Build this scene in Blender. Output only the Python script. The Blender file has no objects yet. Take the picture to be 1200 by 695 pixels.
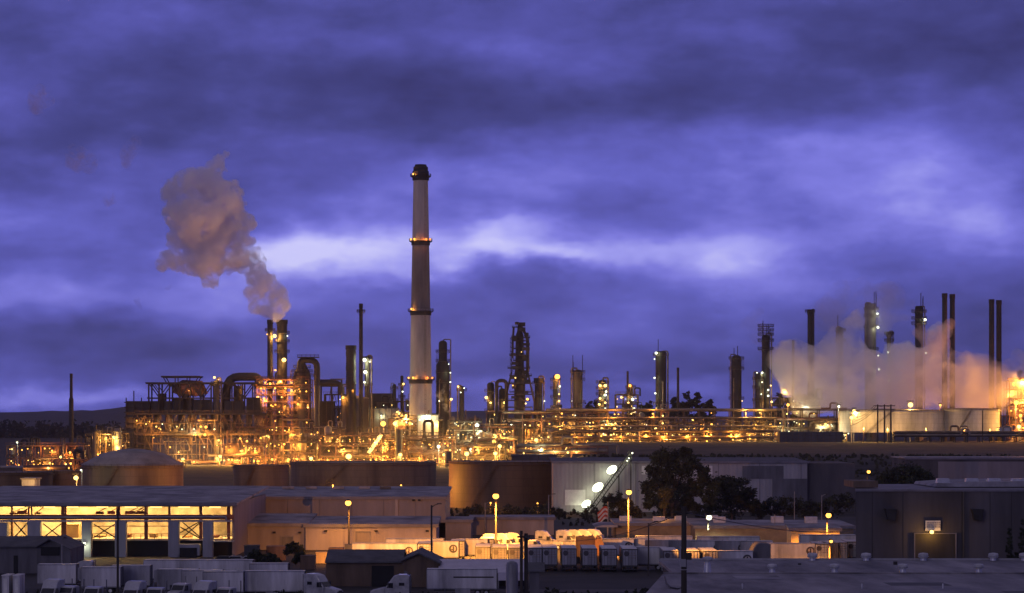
import bpy, bmesh, math, random
from mathutils import Vector, Matrix
SC = bpy.context.scene
COL = SC.collection
PI = math.pi
F = 3000.0; HY = 495.0; CX = 600.0; CZ = 26.0
def hx(s):
    s = s.lstrip('#')
    return tuple(((v/12.92) if v <= .04045 else ((v+.055)/1.055)**2.4) for v in [int(s[i:i+2], 16)/255 for i in (0, 2, 4)])
def XX(px, D): return (px-CX)*D/F
def ZZ(py, D): return CZ-(py-HY)*D/F
def PT(px, py, D): return Vector((XX(px, D), D, ZZ(py, D)))

# ---------------------------------------------------------------- materials
def new_mat(name):
    m = bpy.data.materials.new(name); m.use_nodes = True
    nt = m.node_tree; nt.nodes.clear()
    return m, nt
def mat(name, color, rough=.7, metal=0, var=.25, scale=.6, streak=0, bump=0, color2=None, coat=0, spec=.4):
    m, nt = new_mat(name); N = nt.nodes; L = nt.links
    out = N.new('ShaderNodeOutputMaterial'); b = N.new('ShaderNodeBsdfPrincipled')
    L.new(b.outputs[0], out.inputs[0])
    tc = N.new('ShaderNodeTexCoord'); mp = N.new('ShaderNodeMapping')
    mp.inputs['Scale'].default_value = (scale, scale, scale*(.15 if streak else 1))
    L.new(tc.outputs['Object'], mp.inputs[0])
    n1 = N.new('ShaderNodeTexNoise'); n1.inputs['Scale'].default_value = 1.0; n1.inputs['Detail'].default_value = 5; n1.inputs['Roughness'].default_value = .65
    L.new(mp.outputs[0], n1.inputs['Vector'])
    r = N.new('ShaderNodeValToRGB'); r.color_ramp.elements[0].position = .32; r.color_ramp.elements[1].position = .7
    c = color if not isinstance(color, str) else hx(color)
    c2 = tuple(max(0, x*(1-var*1.6)) for x in c) if color2 is None else (color2 if not isinstance(color2, str) else hx(color2))
    r.color_ramp.elements[0].color = (*c2, 1); r.color_ramp.elements[1].color = (*[min(1, x*(1+var*.5)) for x in c], 1)
    L.new(n1.outputs[0], r.inputs[0]); L.new(r.outputs[0], b.inputs['Base Color'])
    b.inputs['Roughness'].default_value = rough; b.inputs['Metallic'].default_value = metal
    b.inputs['Specular IOR Level'].default_value = spec
    if coat: b.inputs['Coat Weight'].default_value = coat
    if bump:
        bp = N.new('ShaderNodeBump'); bp.inputs['Strength'].default_value = bump; bp.inputs['Distance'].default_value = .1
        n2 = N.new('ShaderNodeTexNoise'); n2.inputs['Scale'].default_value = scale*6
        L.new(tc.outputs['Object'], n2.inputs['Vector']); L.new(n2.outputs[0], bp.inputs['Height']); L.new(bp.outputs[0], b.inputs['Normal'])
    return m
def ribbed(name, color, rough, axis, period, var=.2, color2=None, metal=0):
    m = mat(name, color, rough, metal, var, .25, streak=1, color2=color2)
    nt = m.node_tree; N = nt.nodes; L = nt.links
    b = next(n for n in N if n.type == 'BSDF_PRINCIPLED'); tc = next(n for n in N if n.type == 'TEX_COORD')
    w = N.new('ShaderNodeTexWave'); w.bands_direction = axis; w.inputs['Scale'].default_value = .314/period; w.wave_profile = 'SIN'
    L.new(tc.outputs['Object'], w.inputs['Vector'])
    bp = N.new('ShaderNodeBump'); bp.inputs['Strength'].default_value = .6; bp.inputs['Distance'].default_value = .08
    L.new(w.outputs[0], bp.inputs['Height']); L.new(bp.outputs[0], b.inputs['Normal'])
    return m
def emis(name, color, strength, sample=True):
    m, nt = new_mat(name); N = nt.nodes
    out = N.new('ShaderNodeOutputMaterial'); e = N.new('ShaderNodeEmission')
    e.inputs[0].default_value = (*(hx(color) if isinstance(color, str) else color), 1); e.inputs[1].default_value = strength
    nt.links.new(e.outputs[0], out.inputs[0])
    if not sample: m.cycles.emission_sampling = 'NONE'
    return m
def plated(name, color):
    m = mat(name, color, .6, 0, .4, .12, streak=1); nt = m.node_tree; N = nt.nodes; L = nt.links
    b = next(n for n in N if n.type == 'BSDF_PRINCIPLED'); tc = next(n for n in N if n.type == 'TEX_COORD'); rp = next(n for n in N if n.type == 'VALTORGB')
    sp = N.new('ShaderNodeSeparateXYZ'); cb = N.new('ShaderNodeCombineXYZ'); L.new(tc.outputs['Object'], sp.inputs[0])
    at = N.new('ShaderNodeMath'); at.operation = 'ARCTAN2'; L.new(sp.outputs[0], at.inputs[0]); L.new(sp.outputs[1], at.inputs[1])
    mu = N.new('ShaderNodeMath'); mu.operation = 'MULTIPLY'; mu.inputs[1].default_value = 20; L.new(at.outputs[0], mu.inputs[0]); L.new(mu.outputs[0], cb.inputs[0]); L.new(sp.outputs[2], cb.inputs[1])
    bk = N.new('ShaderNodeTexBrick'); bk.inputs['Scale'].default_value = .42; bk.inputs['Brick Width'].default_value = 3.0; bk.inputs['Row Height'].default_value = 1.0; bk.inputs['Mortar Size'].default_value = .035; bk.inputs['Mortar Smooth'].default_value = .3
    bk.inputs['Color1'].default_value = (1, 1, 1, 1); bk.inputs['Color2'].default_value = (.92, .92, .92, 1); bk.inputs['Mortar'].default_value = (.74, .72, .7, 1); L.new(cb.outputs[0], bk.inputs['Vector'])
    mx = N.new('ShaderNodeMix'); mx.data_type = 'RGBA'; mx.blend_type = 'MULTIPLY'; mx.inputs[0].default_value = 1; L.new(rp.outputs[0], mx.inputs[6]); L.new(bk.outputs[0], mx.inputs[7]); L.new(mx.outputs[2], b.inputs['Base Color'])
    return m
M = {}
M['steel'] = mat('weathered_steel', (.12, .085, .055), .6, .3, .4, .4)
M['dark_steel'] = mat('dark_steel', (.035, .03, .026), .6, .3, .4, .4)
M['rust_steel'] = mat('primer_red_steel', (.22, .11, .075), .75, 0, .4, .3)
M['insul'] = mat('aluminium_cladding', (.3, .25, .19), .5, .4, .3, .25, streak=1)
M['vessel'] = mat('vessel_paint', (.24, .17, .1), .55, .1, .4, .25, streak=1)
M['column_dark'] = mat('dark_column_paint', (.042, .036, .03), .6, .1, .45, .22, streak=1)
M['column_mid'] = mat('grey_column_paint', (.11, .098, .08), .55, .2, .4, .22, streak=1)
M['column_pale'] = mat('pale_column_paint', (.28, .25, .21), .5, .2, .35, .22, streak=1)
M['pipe'] = mat('pipe_cladding', (.3, .23, .15), .5, .4, .35, .5)
M['grating'] = mat('deck_grating', (.16, .14, .12), .8, .1, .4, .8)
M['concrete'] = mat('chimney_concrete', (.46, .42, .41), .85, 0, .3, .09, streak=1, bump=.3)
M['concrete_dark'] = mat('sooty_concrete', (.27, .235, .225), .85, 0, .35, .09, streak=1, bump=.3)
M['soot'] = mat('sooty_iron', (.03, .028, .028), .8, 0, .3, .3)
M['tank'] = plated('tank_paint', (.25, .17, .09))
M['tank_brown'] = plated('brown_tank_paint', (.15, .09, .045))
M['tank_white'] = plated('white_tank_paint', (.58, .56, .5))
M['tank_roof'] = mat('tank_roof_paint', (.3, .27, .26), .6, 0, .35, .12)
M['white_wall'] = ribbed('white_panel_wall', (.34, .32, .33), .6, 'X', 1.2, .18)
M['pale_wall'] = ribbed('pale_panel_wall', (.33, .28, .27), .6, 'X', 2.4, .2)
M['purple_wall'] = ribbed('grey_panel_wall', (.22, .19, .2), .6, 'X', 3, .18)
M['dark_wall'] = mat('dark_stucco_wall', (.1, .09, .095), .85, 0, .35, .12, streak=1, bump=.3)
M['roof_metal'] = ribbed('standing_seam_roof', (.3, .3, .32), .45, 'X', 1.5, .3, metal=.2)
M['roof_pale'] = mat('pale_membrane_roof', (.3, .285, .31), .6, 0, .5, .16)
M['roof_dark'] = mat('dark_shingle_roof', (.1, .1, .115), .8, 0, .3, .5)
M['roof_blue'] = mat('weathered_flat_roof', (.25, .235, .255), .65, 0, .5, .2, bump=.25)
next(n for n in M['roof_blue'].node_tree.nodes if n.type == 'MAPPING').inputs['Scale'].default_value = (.17, .035, .17)
M['wood_brown'] = mat('brown_plank_wall', (.14, .095, .065), .8, 0, .35, .5, streak=1)
M['shed_grey'] = mat('grey_shed_wall', (.13, .125, .14), .8, 0, .3, .4, streak=1)
M['fascia'] = mat('fascia_board', (.17, .16, .19), .6, 0, .25, .3)
M['pillar'] = mat('grey_pillar_paint', (.3, .3, .33), .7, 0, .2, .4, streak=1)
M['red_steel'] = mat('red_oxide_beam', (.3, .1, .045), .7, 0, .35, .6)
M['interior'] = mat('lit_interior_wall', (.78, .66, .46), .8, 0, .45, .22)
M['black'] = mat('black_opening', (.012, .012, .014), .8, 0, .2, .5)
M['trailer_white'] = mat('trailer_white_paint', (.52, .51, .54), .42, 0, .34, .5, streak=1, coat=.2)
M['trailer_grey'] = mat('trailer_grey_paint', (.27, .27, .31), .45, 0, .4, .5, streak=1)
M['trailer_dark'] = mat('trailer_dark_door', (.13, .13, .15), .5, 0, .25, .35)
M['trailer_roof'] = mat('trailer_roof_sheet', (.7, .69, .67), .5, .1, .2, .4)
M['trim_dark'] = mat('dark_rubber_trim', (.04, .04, .045), .6, 0, .2, 1)
M['tyre'] = mat('tyre_rubber', (.02, .02, .02), .85, 0, .2, 2)
M['rim'] = mat('wheel_rim', (.5, .5, .52), .35, .8, .2, 3)
M['logo_dark'] = mat('logo_dark_ink', (.05, .045, .055), .5, 0, .1, 1)
M['logo_light'] = mat('logo_light_ink', (.5, .42, .36), .5, 0, .1, 1)
M['letter'] = mat('lettering_ink', (.2, .16, .16), .5, 0, .1, 1)
M['cab_white'] = mat('truck_cab_white', (.42, .42, .45), .32, 0, .3, .6, coat=.5)
M['cab_orange'] = mat('truck_cab_orange', (.7, .3, .1), .35, 0, .15, .6, coat=.4)
M['glass'] = mat('dark_window_glass', (.02, .022, .03), .12, 0, .1, 1, spec=.6)
M['chrome'] = mat('chrome', (.6, .6, .62), .15, .95, .1, 1)
M['bark'] = mat('bark', (.1, .075, .055), .9, 0, .4, 1.2, bump=.5)
M['leaf'] = mat('dark_foliage', (.045, .055, .028), .8, 0, .6, .35)
M['leaf2'] = mat('olive_foliage', (.075, .075, .035), .8, 0, .6, .35)
M['hedge'] = mat('hedge_leaves', (.03, .036, .022), .9, 0, .6, .5)
M['pole'] = mat('tarred_wood_pole', (.06, .05, .042), .85, 0, .4, .8, streak=1)
M['pole_metal'] = mat('galvanised_pole', (.3, .29, .28), .45, .6, .25, 1)
M['wire'] = mat('black_wire', (.02, .02, .02), .6, 0, .1, 1)
M['vent_white'] = mat('galvanised_vent', (.5, .5, .53), .4, .3, .2, 1.5)
M['flag_red'] = mat('flag_red', (.5, .08, .04), .8, 0, .1, 1)
M['flag_white'] = mat('flag_white', (.6, .58, .55), .8, 0, .1, 1)
M['flag_blue'] = mat('flag_blue', (.03, .04, .15), .8, 0, .1, 1)
M['sign_white'] = mat('sign_white', (.62, .6, .6), .5, 0, .1, 1)
M['tent'] = mat('tent_fabric', (.6, .57, .66), .6, 0, .15, .3)
M['tarp'] = mat('orange_tarp', (.62, .3, .09), .8, 0, .2, .8)
M['container'] = mat('brown_container_paint', (.14, .08, .05), .6, 0, .3, .6, streak=1)
M['ochre'] = mat('ochre_wall', (.55, .4, .2), .7, 0, .2, .3)
M['depot_wall'] = mat('depot_wall_paint', (.26, .19, .12), .75, 0, .3, .2)
M['asphalt'] = mat('asphalt', (.05, .05, .052), .85, 0, .35, .08)
# lamps
M['lamp_o'] = emis('sodium_lamp', (1, .44, .07), 3.9, False)
M['lamp_y'] = emis('warm_lamp', (1, .62, .16), 4.0, False)
M['lamp_w'] = emis('white_lamp', (.95, 1, .7), 3.4, False)
M['lamp_r'] = emis('beacon_lamp', (1, .28, .05), 4, False)
LC = {'o': (1, .37, .05), 'y': (1, .52, .11), 'w': (.92, 1, .62), 'r': (1, .25, .04)}

# ---------------------------------------------------------------- mesh builder
ORG = {}
class MB:
    def __init__(s): s.v = []; s.f = []
    def quad(s, a, b, c, d):
        n = len(s.v); s.v += [Vector(a), Vector(b), Vector(c), Vector(d)]; s.f.append((n, n+1, n+2, n+3)); return s
    def box(s, x0, x1, y0, y1, z0, z1):
        n = len(s.v)
        s.v += [Vector(p) for p in ((x0,y0,z0),(x1,y0,z0),(x1,y1,z0),(x0,y1,z0),(x0,y0,z1),(x1,y0,z1),(x1,y1,z1),(x0,y1,z1))]
        s.f += [tuple(n+i for i in q) for q in ((3,2,1,0),(4,5,6,7),(0,1,5,4),(1,2,6,5),(2,3,7,6),(3,0,4,7))]; return s
    def cbox(s, c, sx, sy, sz): return s.box(c[0]-sx/2, c[0]+sx/2, c[1]-sy/2, c[1]+sy/2, c[2]-sz/2, c[2]+sz/2)
    def beam(s, p, q, w, h=None):
        p = Vector(p); q = Vector(q); h = h or w; d = q-p
        if d.length < 1e-6: return s
        d.normalize(); u = d.cross(Vector((0,0,1)))
        if u.length < 1e-3: u = Vector((1,0,0))
        u.normalize(); t = u.cross(d).normalized(); n = len(s.v)
        for e in (p, q):
            for a, b in ((-1,-1),(1,-1),(1,1),(-1,1)): s.v.append(e+u*a*w/2+t*b*h/2)
        s.f += [tuple(n+i for i in x) for x in ((3,2,1,0),(4,5,6,7),(0,1,5,4),(1,2,6,5),(2,3,7,6),(3,0,4,7))]; return s
    def tube(s, pts, r, n=8, caps=True):
        pts = [Vector(p) for p in pts]; rr = r if isinstance(r, (list, tuple)) else [r]*len(pts); st = len(s.v); pu = None
        for i, p in enumerate(pts):
            a = pts[max(0, i-1)]; b = pts[min(len(pts)-1, i+1)]; d = (b-a).normalized()
            u = d.cross(Vector((0,0,1))) if pu is None else pu-d*pu.dot(d)
            if u.length < 1e-3: u = d.cross(Vector((0,1,0)))
            u.normalize(); pu = u; t = d.cross(u)
            k = 1.0
            if 0 < i < len(pts)-1:
                c = (p-a).normalized().dot(d); k = 1/max(.5, c)
            for j in range(n):
                an = 2*PI*j/n; s.v.append(p+(u*math.cos(an)+t*math.sin(an))*rr[i])
        for i in range(len(pts)-1):
            for j in range(n):
                a = st+i*n+j; b = st+i*n+(j+1)%n; s.f.append((a, b, b+n, a+n))
        if caps:
            s.f.append(tuple(st+j for j in reversed(range(n)))); s.f.append(tuple(st+(len(pts)-1)*n+j for j in range(n)))
        return s
    def pipe(s, pts, r, n=8, bend=None):
        """tube with rounded corners"""
        pts = [Vector(p) for p in pts]; bend = bend or r*2.2; out = [pts[0]]
        for i in range(1, len(pts)-1):
            a, b, c = pts[i-1], pts[i], pts[i+1]; k = min(bend, (b-a).length*.45, (c-b).length*.45)
            p0 = b+(a-b).normalized()*k; p1 = b+(c-b).normalized()*k
            for t in (0, .25, .5, .75, 1): out.append(p0*(1-t)**2+b*2*t*(1-t)+p1*t*t)
        out.append(pts[-1]); return s.tube(out, r, n)
    def lathe(s, x, y, prof, n=20, a0=0):
        st = len(s.v)
        for (r, z) in prof:
            for j in range(n):
                an = a0+2*PI*j/n; s.v.append(Vector((x+r*math.cos(an), y+r*math.sin(an), z)))
        for i in range(len(prof)-1):
            for j in range(n):
                a = st+i*n+j; b = st+i*n+(j+1)%n; s.f.append((a, b, b+n, a+n))
        s.f.append(tuple(st+j for j in reversed(range(n)))); s.f.append(tuple(st+(len(prof)-1)*n+j for j in range(n))); return s
    def ball(s, c, r, n=10, m=6, sz=1):
        c = Vector(c); prof = [(max(.02*r, r*math.sin(PI*i/m)), c.z-r*sz*math.cos(PI*i/m)) for i in range(m+1)]
        return s.lathe(c.x, c.y, prof, n)
    def prism(s, poly, axis, a, b):
        """poly in 2D; axis 'x' -> (y,z), 'y' -> (x,z), 'z' -> (x,y)"""
        def mk(p, t): return Vector((t, p[0], p[1])) if axis == 'x' else Vector((p[0], t, p[1])) if axis == 'y' else Vector((p[0], p[1], t))
        st = len(s.v); n = len(poly); s.v += [mk(p, a) for p in poly]+[mk(p, b) for p in poly]
        s.f += [(st+i, st+(i+1)%n, st+n+(i+1)%n, st+n+i) for i in range(n)]
        s.f += [tuple(st+i for i in reversed(range(n))), tuple(st+n+i for i in range(n))]; return s
    def rail(s, pts, h=1.1, w=.09, step=3.0):
        pts = [Vector(p) for p in pts]
        for a, b in zip(pts, pts[1:]):
            for k in (.55, 1.0): s.beam(a+Vector((0,0,h*k)), b+Vector((0,0,h*k)), w)
            m = max(1, int((b-a).length/step))
            for i in range(m+1): p = a.lerp(b, i/m); s.beam(p, p+Vector((0,0,h)), w)
        return s
    def build(s, name, m, parent=None, smooth=False, bevel=0):
        o3 = ORG.get(parent.name, Vector()) if parent else Vector()
        me = bpy.data.meshes.new(name); me.from_pydata([tuple(v-o3) for v in s.v], [], s.f)
        bm = bmesh.new(); bm.from_mesh(me); bmesh.ops.recalc_face_normals(bm, faces=bm.faces)
        if smooth:
            for f in bm.faces: f.smooth = True
            for e in bm.edges:
                if len(e.link_faces) == 2 and e.calc_face_angle(0) > .7: e.smooth = False
        bm.to_mesh(me); bm.free()
        for mm in (m if isinstance(m, (list, tuple)) else [m]): me.materials.append(M[mm] if isinstance(mm, str) else mm)
        o = bpy.data.objects.new(name, me); COL.objects.link(o)
        if parent: o.parent = parent
        ORG[o.name] = o3
        if bevel:
            bv = o.modifiers.new('bevel', 'BEVEL'); bv.width = bevel; bv.segments = 2; bv.limit_method = 'ANGLE'
        return o
def thing(name, label, cat, loc=(0, 0, 0), group=None, rz=0):
    o = bpy.data.objects.new(name, None); COL.objects.link(o); o.location = loc; o.rotation_euler = (0, 0, rz)
    o['label'] = label; o['category'] = cat
    if group: o['group'] = group
    ORG[o.name] = Vector(loc); return o
def tag(o, label, cat, group=None):
    o['label'] = label; o['category'] = cat
    if group: o['group'] = group
    return o
def kind(o, k): o['kind'] = k; return o
def copy_tree(o, parent=None, loc=None, rz=None, label=None):
    c = o.copy(); COL.objects.link(c)
    if parent: c.parent = parent
    if loc is not None: c.location = loc
    if rz is not None: c.rotation_euler = (0, 0, rz)
    if label: c['label'] = label
    for ch in list(o.children): copy_tree(ch, c)
    return c
NL = [0]
LAMP_K = .72
def light(p, watts, col, r=.5, parent=None):
    l = bpy.data.lights.new('lamp_light', 'POINT'); l.energy = watts; l.color = LC[col] if isinstance(col, str) else col; l.shadow_soft_size = r
    o = bpy.data.objects.new('lamp_light', l); COL.objects.link(o)
    if parent is not None:
        o.parent = parent; o.location = Vector(p)-ORG.get(parent.name, Vector())
    else: o.location = p
    NL[0] += 1; return o
def lamp(parent, p, r, col, watts=0, name='lamp', down=0):
    """a luminaire: shade above, glowing globe below, its light just under/in front of it"""
    p = Vector(p)
    r0 = r; r = r*LAMP_K if name == 'lamp' else r
    g = MB().ball(p, r, 8, 6, .9).build(name, 'lamp_'+col, parent, smooth=True)
    if watts and down:
        l = bpy.data.lights.new('lamp_light', 'SPOT'); l.energy = watts; l.color = LC[col]; l.shadow_soft_size = .3; l.spot_size = math.radians(down); l.spot_blend = .55
        o = bpy.data.objects.new('lamp_light', l); COL.objects.link(o); o.parent = parent; o.location = p+Vector((0, 0, -r*1.05))-ORG[parent.name]; NL[0] += 1
    elif watts: light(p+Vector((0, -r*1.5, -r*.9)), watts, col, .3, parent)
    return g

# ---------------------------------------------------------------- terrain
def sst(a, b, x):
    t = min(1, max(0, (x-a)/(b-a))); return t*t*(3-2*t)
def ground(x, y):
    near = 22*(1-sst(-40, 330, y))
    if y < 0: near = 22
    right = sst(17, 32, x*1200/max(y, 300))   # right terrace
    left_h = 3*sst(1000, 1250, y); right_h = 13.2*sst(800, 985, y)+2.6*sst(985, 1280, y)
    h = near+left_h*(1-right)+right_h*right
    far = 9*sst(1700, 2400, y)
    h = h*(1-sst(1700, 2300, y))+far+ (3*sst(1700, 2300, y))
    if y > 3500:
        hill = sst(3800, 6200, y)*(58+16*math.sin(x*.0021+1)+9*math.sin(x*.0067+.5)+5*math.sin(x*.017+2)+2.5*math.sin(x*.041))
        # the ridge is highest at the left, lower behind the refinery
        k = .45+.55*(1-sst(-700, 200, x)) if y < 9000 else 1
        h = max(h, h+hill*k-sst(6200, 9000, y)*40)
    return h
def make_ground():
    ys = [-60, 0, 40, 80, 120, 160, 200, 240, 280, 320, 360, 420, 500, 600, 700, 800, 840, 880, 920, 960, 1000, 1050, 1100, 1150, 1200, 1250, 1300, 1400, 1500, 1600, 1700, 1900, 2100, 2400, 2800, 3400, 3800, 4200, 4600, 5000, 5400, 5800, 6200, 6800, 7600, 9000]
    b = MB(); nx = 140
    for y in ys:
        w = max(260, y*.42)
        for i in range(nx+1):
            x = -w+2*w*i/nx; b.v.append(Vector((x, y, ground(x, y))))
    for j in range(len(ys)-1):
        for i in range(nx): a = j*(nx+1)+i; b.f.append((a, a+1, a+nx+2, a+nx+1))
    m = mat('terrain_soil_and_asphalt', (.05, .04, .03), .95, 0, .75, .06)
    o = b.build('ground', m, None, smooth=True); kind(o, 'structure'); return o
# ---------------------------------------------------------------- camera, world, light
cam = bpy.data.cameras.new('camera'); co = bpy.data.objects.new('camera', cam); COL.objects.link(co); SC.camera = co
co.location = (0, 0, CZ); co.rotation_euler = (math.radians(90), 0, 0)
cam.sensor_width = 36; cam.lens = 90; cam.shift_y = (HY-347.5)/1200; cam.clip_start = 1; cam.clip_end = 40000
SC.view_settings.view_transform = 'Standard'; SC.view_settings.look = 'None'; SC.view_settings.exposure = 0; SC.view_settings.gamma = 1
SC.cycles.use_denoising = True
try: SC.cycles.denoiser = 'OPENIMAGEDENOISE'
except Exception: pass
SC.cycles.max_bounces = 9; SC.cycles.diffuse_bounces = 2; SC.cycles.glossy_bounces = 2; SC.cycles.transmission_bounces = 2
SC.cycles.volume_bounces = 7; SC.cycles.transparent_max_bounces = 8; SC.cycles.sample_clamp_indirect = 3; SC.cycles.sample_clamp_direct = 0
SC.cycles.use_light_tree = True; SC.cycles.volume_max_steps = 96
W = bpy.data.worlds.new('World'); SC.world = W; W.use_nodes = True
nt = W.node_tree; nt.nodes.clear(); N = nt.nodes; L = nt.links
def mth(op, a, b=None, c=None, clamp=False):
    n = N.new('ShaderNodeMath'); n.operation = op; n.use_clamp = clamp
    for i, v in enumerate((a, b, c)):
        if v is None: continue
        if isinstance(v, (int, float)): n.inputs[i].default_value = v
        else: L.new(v, n.inputs[i])
    return n.outputs[0]
tc = N.new('ShaderNodeTexCoord'); sx = N.new('ShaderNodeSeparateXYZ'); L.new(tc.outputs['Generated'], sx.inputs[0])
X, Y, Z = sx.outputs
az = mth('ARCTAN2', X, Y); el = mth('ARCSINE', Z)
U = mth('MULTIPLY_ADD', az, F, CX); V = mth('MULTIPLY', el, -F); V = mth('ADD', V, HY)   # degrees-like units: azimuth and elevation of the cloud deck
def noise(vec_scale, detail, rough, seed):
    mp = N.new('ShaderNodeMapping'); mp.inputs['Scale'].default_value = vec_scale; mp.inputs['Location'].default_value = (seed, seed*1.7, seed*.3)
    L.new(tc.outputs['Generated'], mp.inputs[0])
    n = N.new('ShaderNodeTexNoise'); n.inputs['Scale'].default_value = 1; n.inputs['Detail'].default_value = detail; n.inputs['Roughness'].default_value = rough
    L.new(mp.outputs[0], n.inputs['Vector']); return n
w1 = noise((9, 9, 26), 4, .55, 3.1); w2 = noise((34, 34, 60), 4, .55, 7.7)
ws = N.new('ShaderNodeSeparateXYZ'); L.new(w1.outputs['Color'], ws.inputs[0])
w2s = N.new('ShaderNodeSeparateXYZ'); L.new(w2.outputs['Color'], w2s.inputs[0])
def warp(base, a, ka, b, kb):
    t = mth('MULTIPLY_ADD', mth('SUBTRACT', a, .5), ka, base); return mth('MULTIPLY_ADD', mth('SUBTRACT', b, .5), kb, t)
Uw = warp(U, ws.outputs[0], 260, w2s.outputs[0], 110); Vw = warp(V, ws.outputs[1], 90, w2s.outputs[1], 46)
BL = [(520,300,210,26,.5),(580,268,36,18,.32),(335,290,62,20,.3),(870,292,110,20,.26),(610,302,60,8,.2),(90,358,190,22,.22),(1030,238,110,40,.2),(960,180,190,44,.16),(820,225,90,30,.1),
      (560,212,80,24,.16),(50,232,120,40,.12),(60,476,160,9,.36),(560,466,70,10,.16),(790,458,60,12,.22),(300,352,90,16,.12),(880,338,150,14,.16),(1130,260,60,25,.15),(700,160,90,20,.08),(420,250,60,30,.1),(740,392,160,14,.1),
      (480,122,160,30,-.26),(1080,70,220,60,-.22),(600,20,700,40,-.06),(60,160,110,30,-.12),(120,395,240,20,-.13),(640,335,150,13,-.16),(1060,400,230,34,-.12),(240,85,140,30,-.15),(110,300,110,20,-.14),(420,350,120,24,-.08),(800,130,140,30,-.12),(620,440,260,16,-.08),(1120,330,90,22,-.1)]
t = mth('MULTIPLY_ADD', mth('SUBTRACT', w1.outputs[0], .5), .5, .36)
w3 = noise((21, 21, 46), 7, .56, 12.3); t = mth('MULTIPLY_ADD', mth('SUBTRACT', w3.outputs[0], .5), .66, t)
for cx, cy, sx_, sy_, am in BL:
    a = mth('MULTIPLY', mth('SUBTRACT', Uw, cx), 1/sx_); b = mth('MULTIPLY', mth('SUBTRACT', Vw, cy), 1/sy_)
    r2 = mth('MULTIPLY_ADD', a, a, mth('MULTIPLY', b, b)); g = mth('POWER', 2.718, mth('MULTIPLY', r2, -.5)); t = mth('MULTIPLY_ADD', g, am, t)
cr = N.new('ShaderNodeValToRGB'); L.new(t, cr.inputs[0]); E = cr.color_ramp.elements
stops = [(0, '34356a'), (.18, '414384'), (.34, '5152a3'), (.5, '6263c0'), (.66, '7c7bdc'), (.83, 'a3a2f2'), (1, 'cbcafc')]
E[0].position = 0; E[0].color = (*hx(stops[0][1]), 1); E[1].position = 1; E[1].color = (*hx(stops[-1][1]), 1)
for p, c in stops[1:-1]: e = E.new(p); e.color = (*hx(c), 1)
# below the horizon: dark
hz = mth('MULTIPLY_ADD', Z, 60, 1, clamp=True)
mx = N.new('ShaderNodeMix'); mx.data_type = 'RGBA'; L.new(hz, mx.inputs[0]); ovh = N.new('ShaderNodeMix'); ovh.data_type = 'RGBA'; L.new(mth('MULTIPLY_ADD', Z, 5.5, -1.1, clamp=True), ovh.inputs[0]); L.new(cr.outputs[0], ovh.inputs[6]); ovh.inputs[7].default_value = (*hx('5d576c'), 1); mx.inputs[6].default_value = (*hx('1c1b30'), 1); L.new(ovh.outputs[2], mx.inputs[7])
sky = N.new('ShaderNodeTexSky'); sky.sky_type = 'NISHITA'; sky.sun_disc = False; sky.sun_elevation = math.radians(-3.0); sky.sun_rotation = math.radians(200)
bg1 = N.new('ShaderNodeBackground'); bg2 = N.new('ShaderNodeBackground'); add = N.new('ShaderNodeAddShader'); wo = N.new('ShaderNodeOutputWorld')
L.new(mx.outputs[2], bg1.inputs[0]); bg1.inputs[1].default_value = 1.12; L.new(sky.outputs[0], bg2.inputs[0]); bg2.inputs[1].default_value = .05
L.new(bg1.outputs[0], add.inputs[0]); L.new(bg2.outputs[0], add.inputs[1]); L.new(add.outputs[0], wo.inputs[0])
W.cycles.sampling_method = 'MANUAL'; W.cycles.sample_map_resolution = 512
sl = bpy.data.lights.new('dusk_sun', 'SUN'); sl.energy = .26; sl.angle = math.radians(20); sl.color = (.93, .82, 1)
so = bpy.data.objects.new('dusk_sun', sl); COL.objects.link(so); so.rotation_euler = (math.radians(78), 0, math.radians(-24))
make_ground()
# ---------------------------------------------------------------- refinery
RD = 1400.0
def gz(x, y): return ground(x, y)
def ring_platform(root, x, y, z, r, w=1.3, m='grating', rail=True, n=18, name='platform'):
    b = MB(); b.lathe(x, y, [(r, z), (r+w, z), (r+w, z+.25), (r, z+.25)], n)
    for i in range(0, n, 3):
        a = 2*PI*i/n; b.beam((x+r*math.cos(a), y+r*math.sin(a), z-1.1), (x+(r+w)*math.cos(a), y+(r+w)*math.sin(a), z), .14)
    p = b.build(name, m, root)
    if rail:
        q = MB(); q.rail([(x+(r+w)*math.cos(2*PI*i/n), y+(r+w)*math.sin(2*PI*i/n), z+.25) for i in range(n+1)], 1.2, .13, 3)
        q.build('railing', 'steel', p)
    return p
def ladder(root, x, y, z0, z1, m='steel'):
    b = MB()
    for s in (-.35, .35): b.beam((x+s, y, z0), (x+s, y, z1), .12)
    for i in range(int((z1-z0)/.9)): b.beam((x-.35, y, z0+i*.9), (x+.35, y, z0+i*.9), .07)
    for i in range(int((z1-z0)/2.5)):
        z = z0+i*2.5; b.tube([(x-.5, y, z), (x-.5, y-.6, z), (x, y-.8, z), (x+.5, y-.6, z), (x+.5, y, z)], .05, 4)
    return b.build('ladder', m, root)
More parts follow.
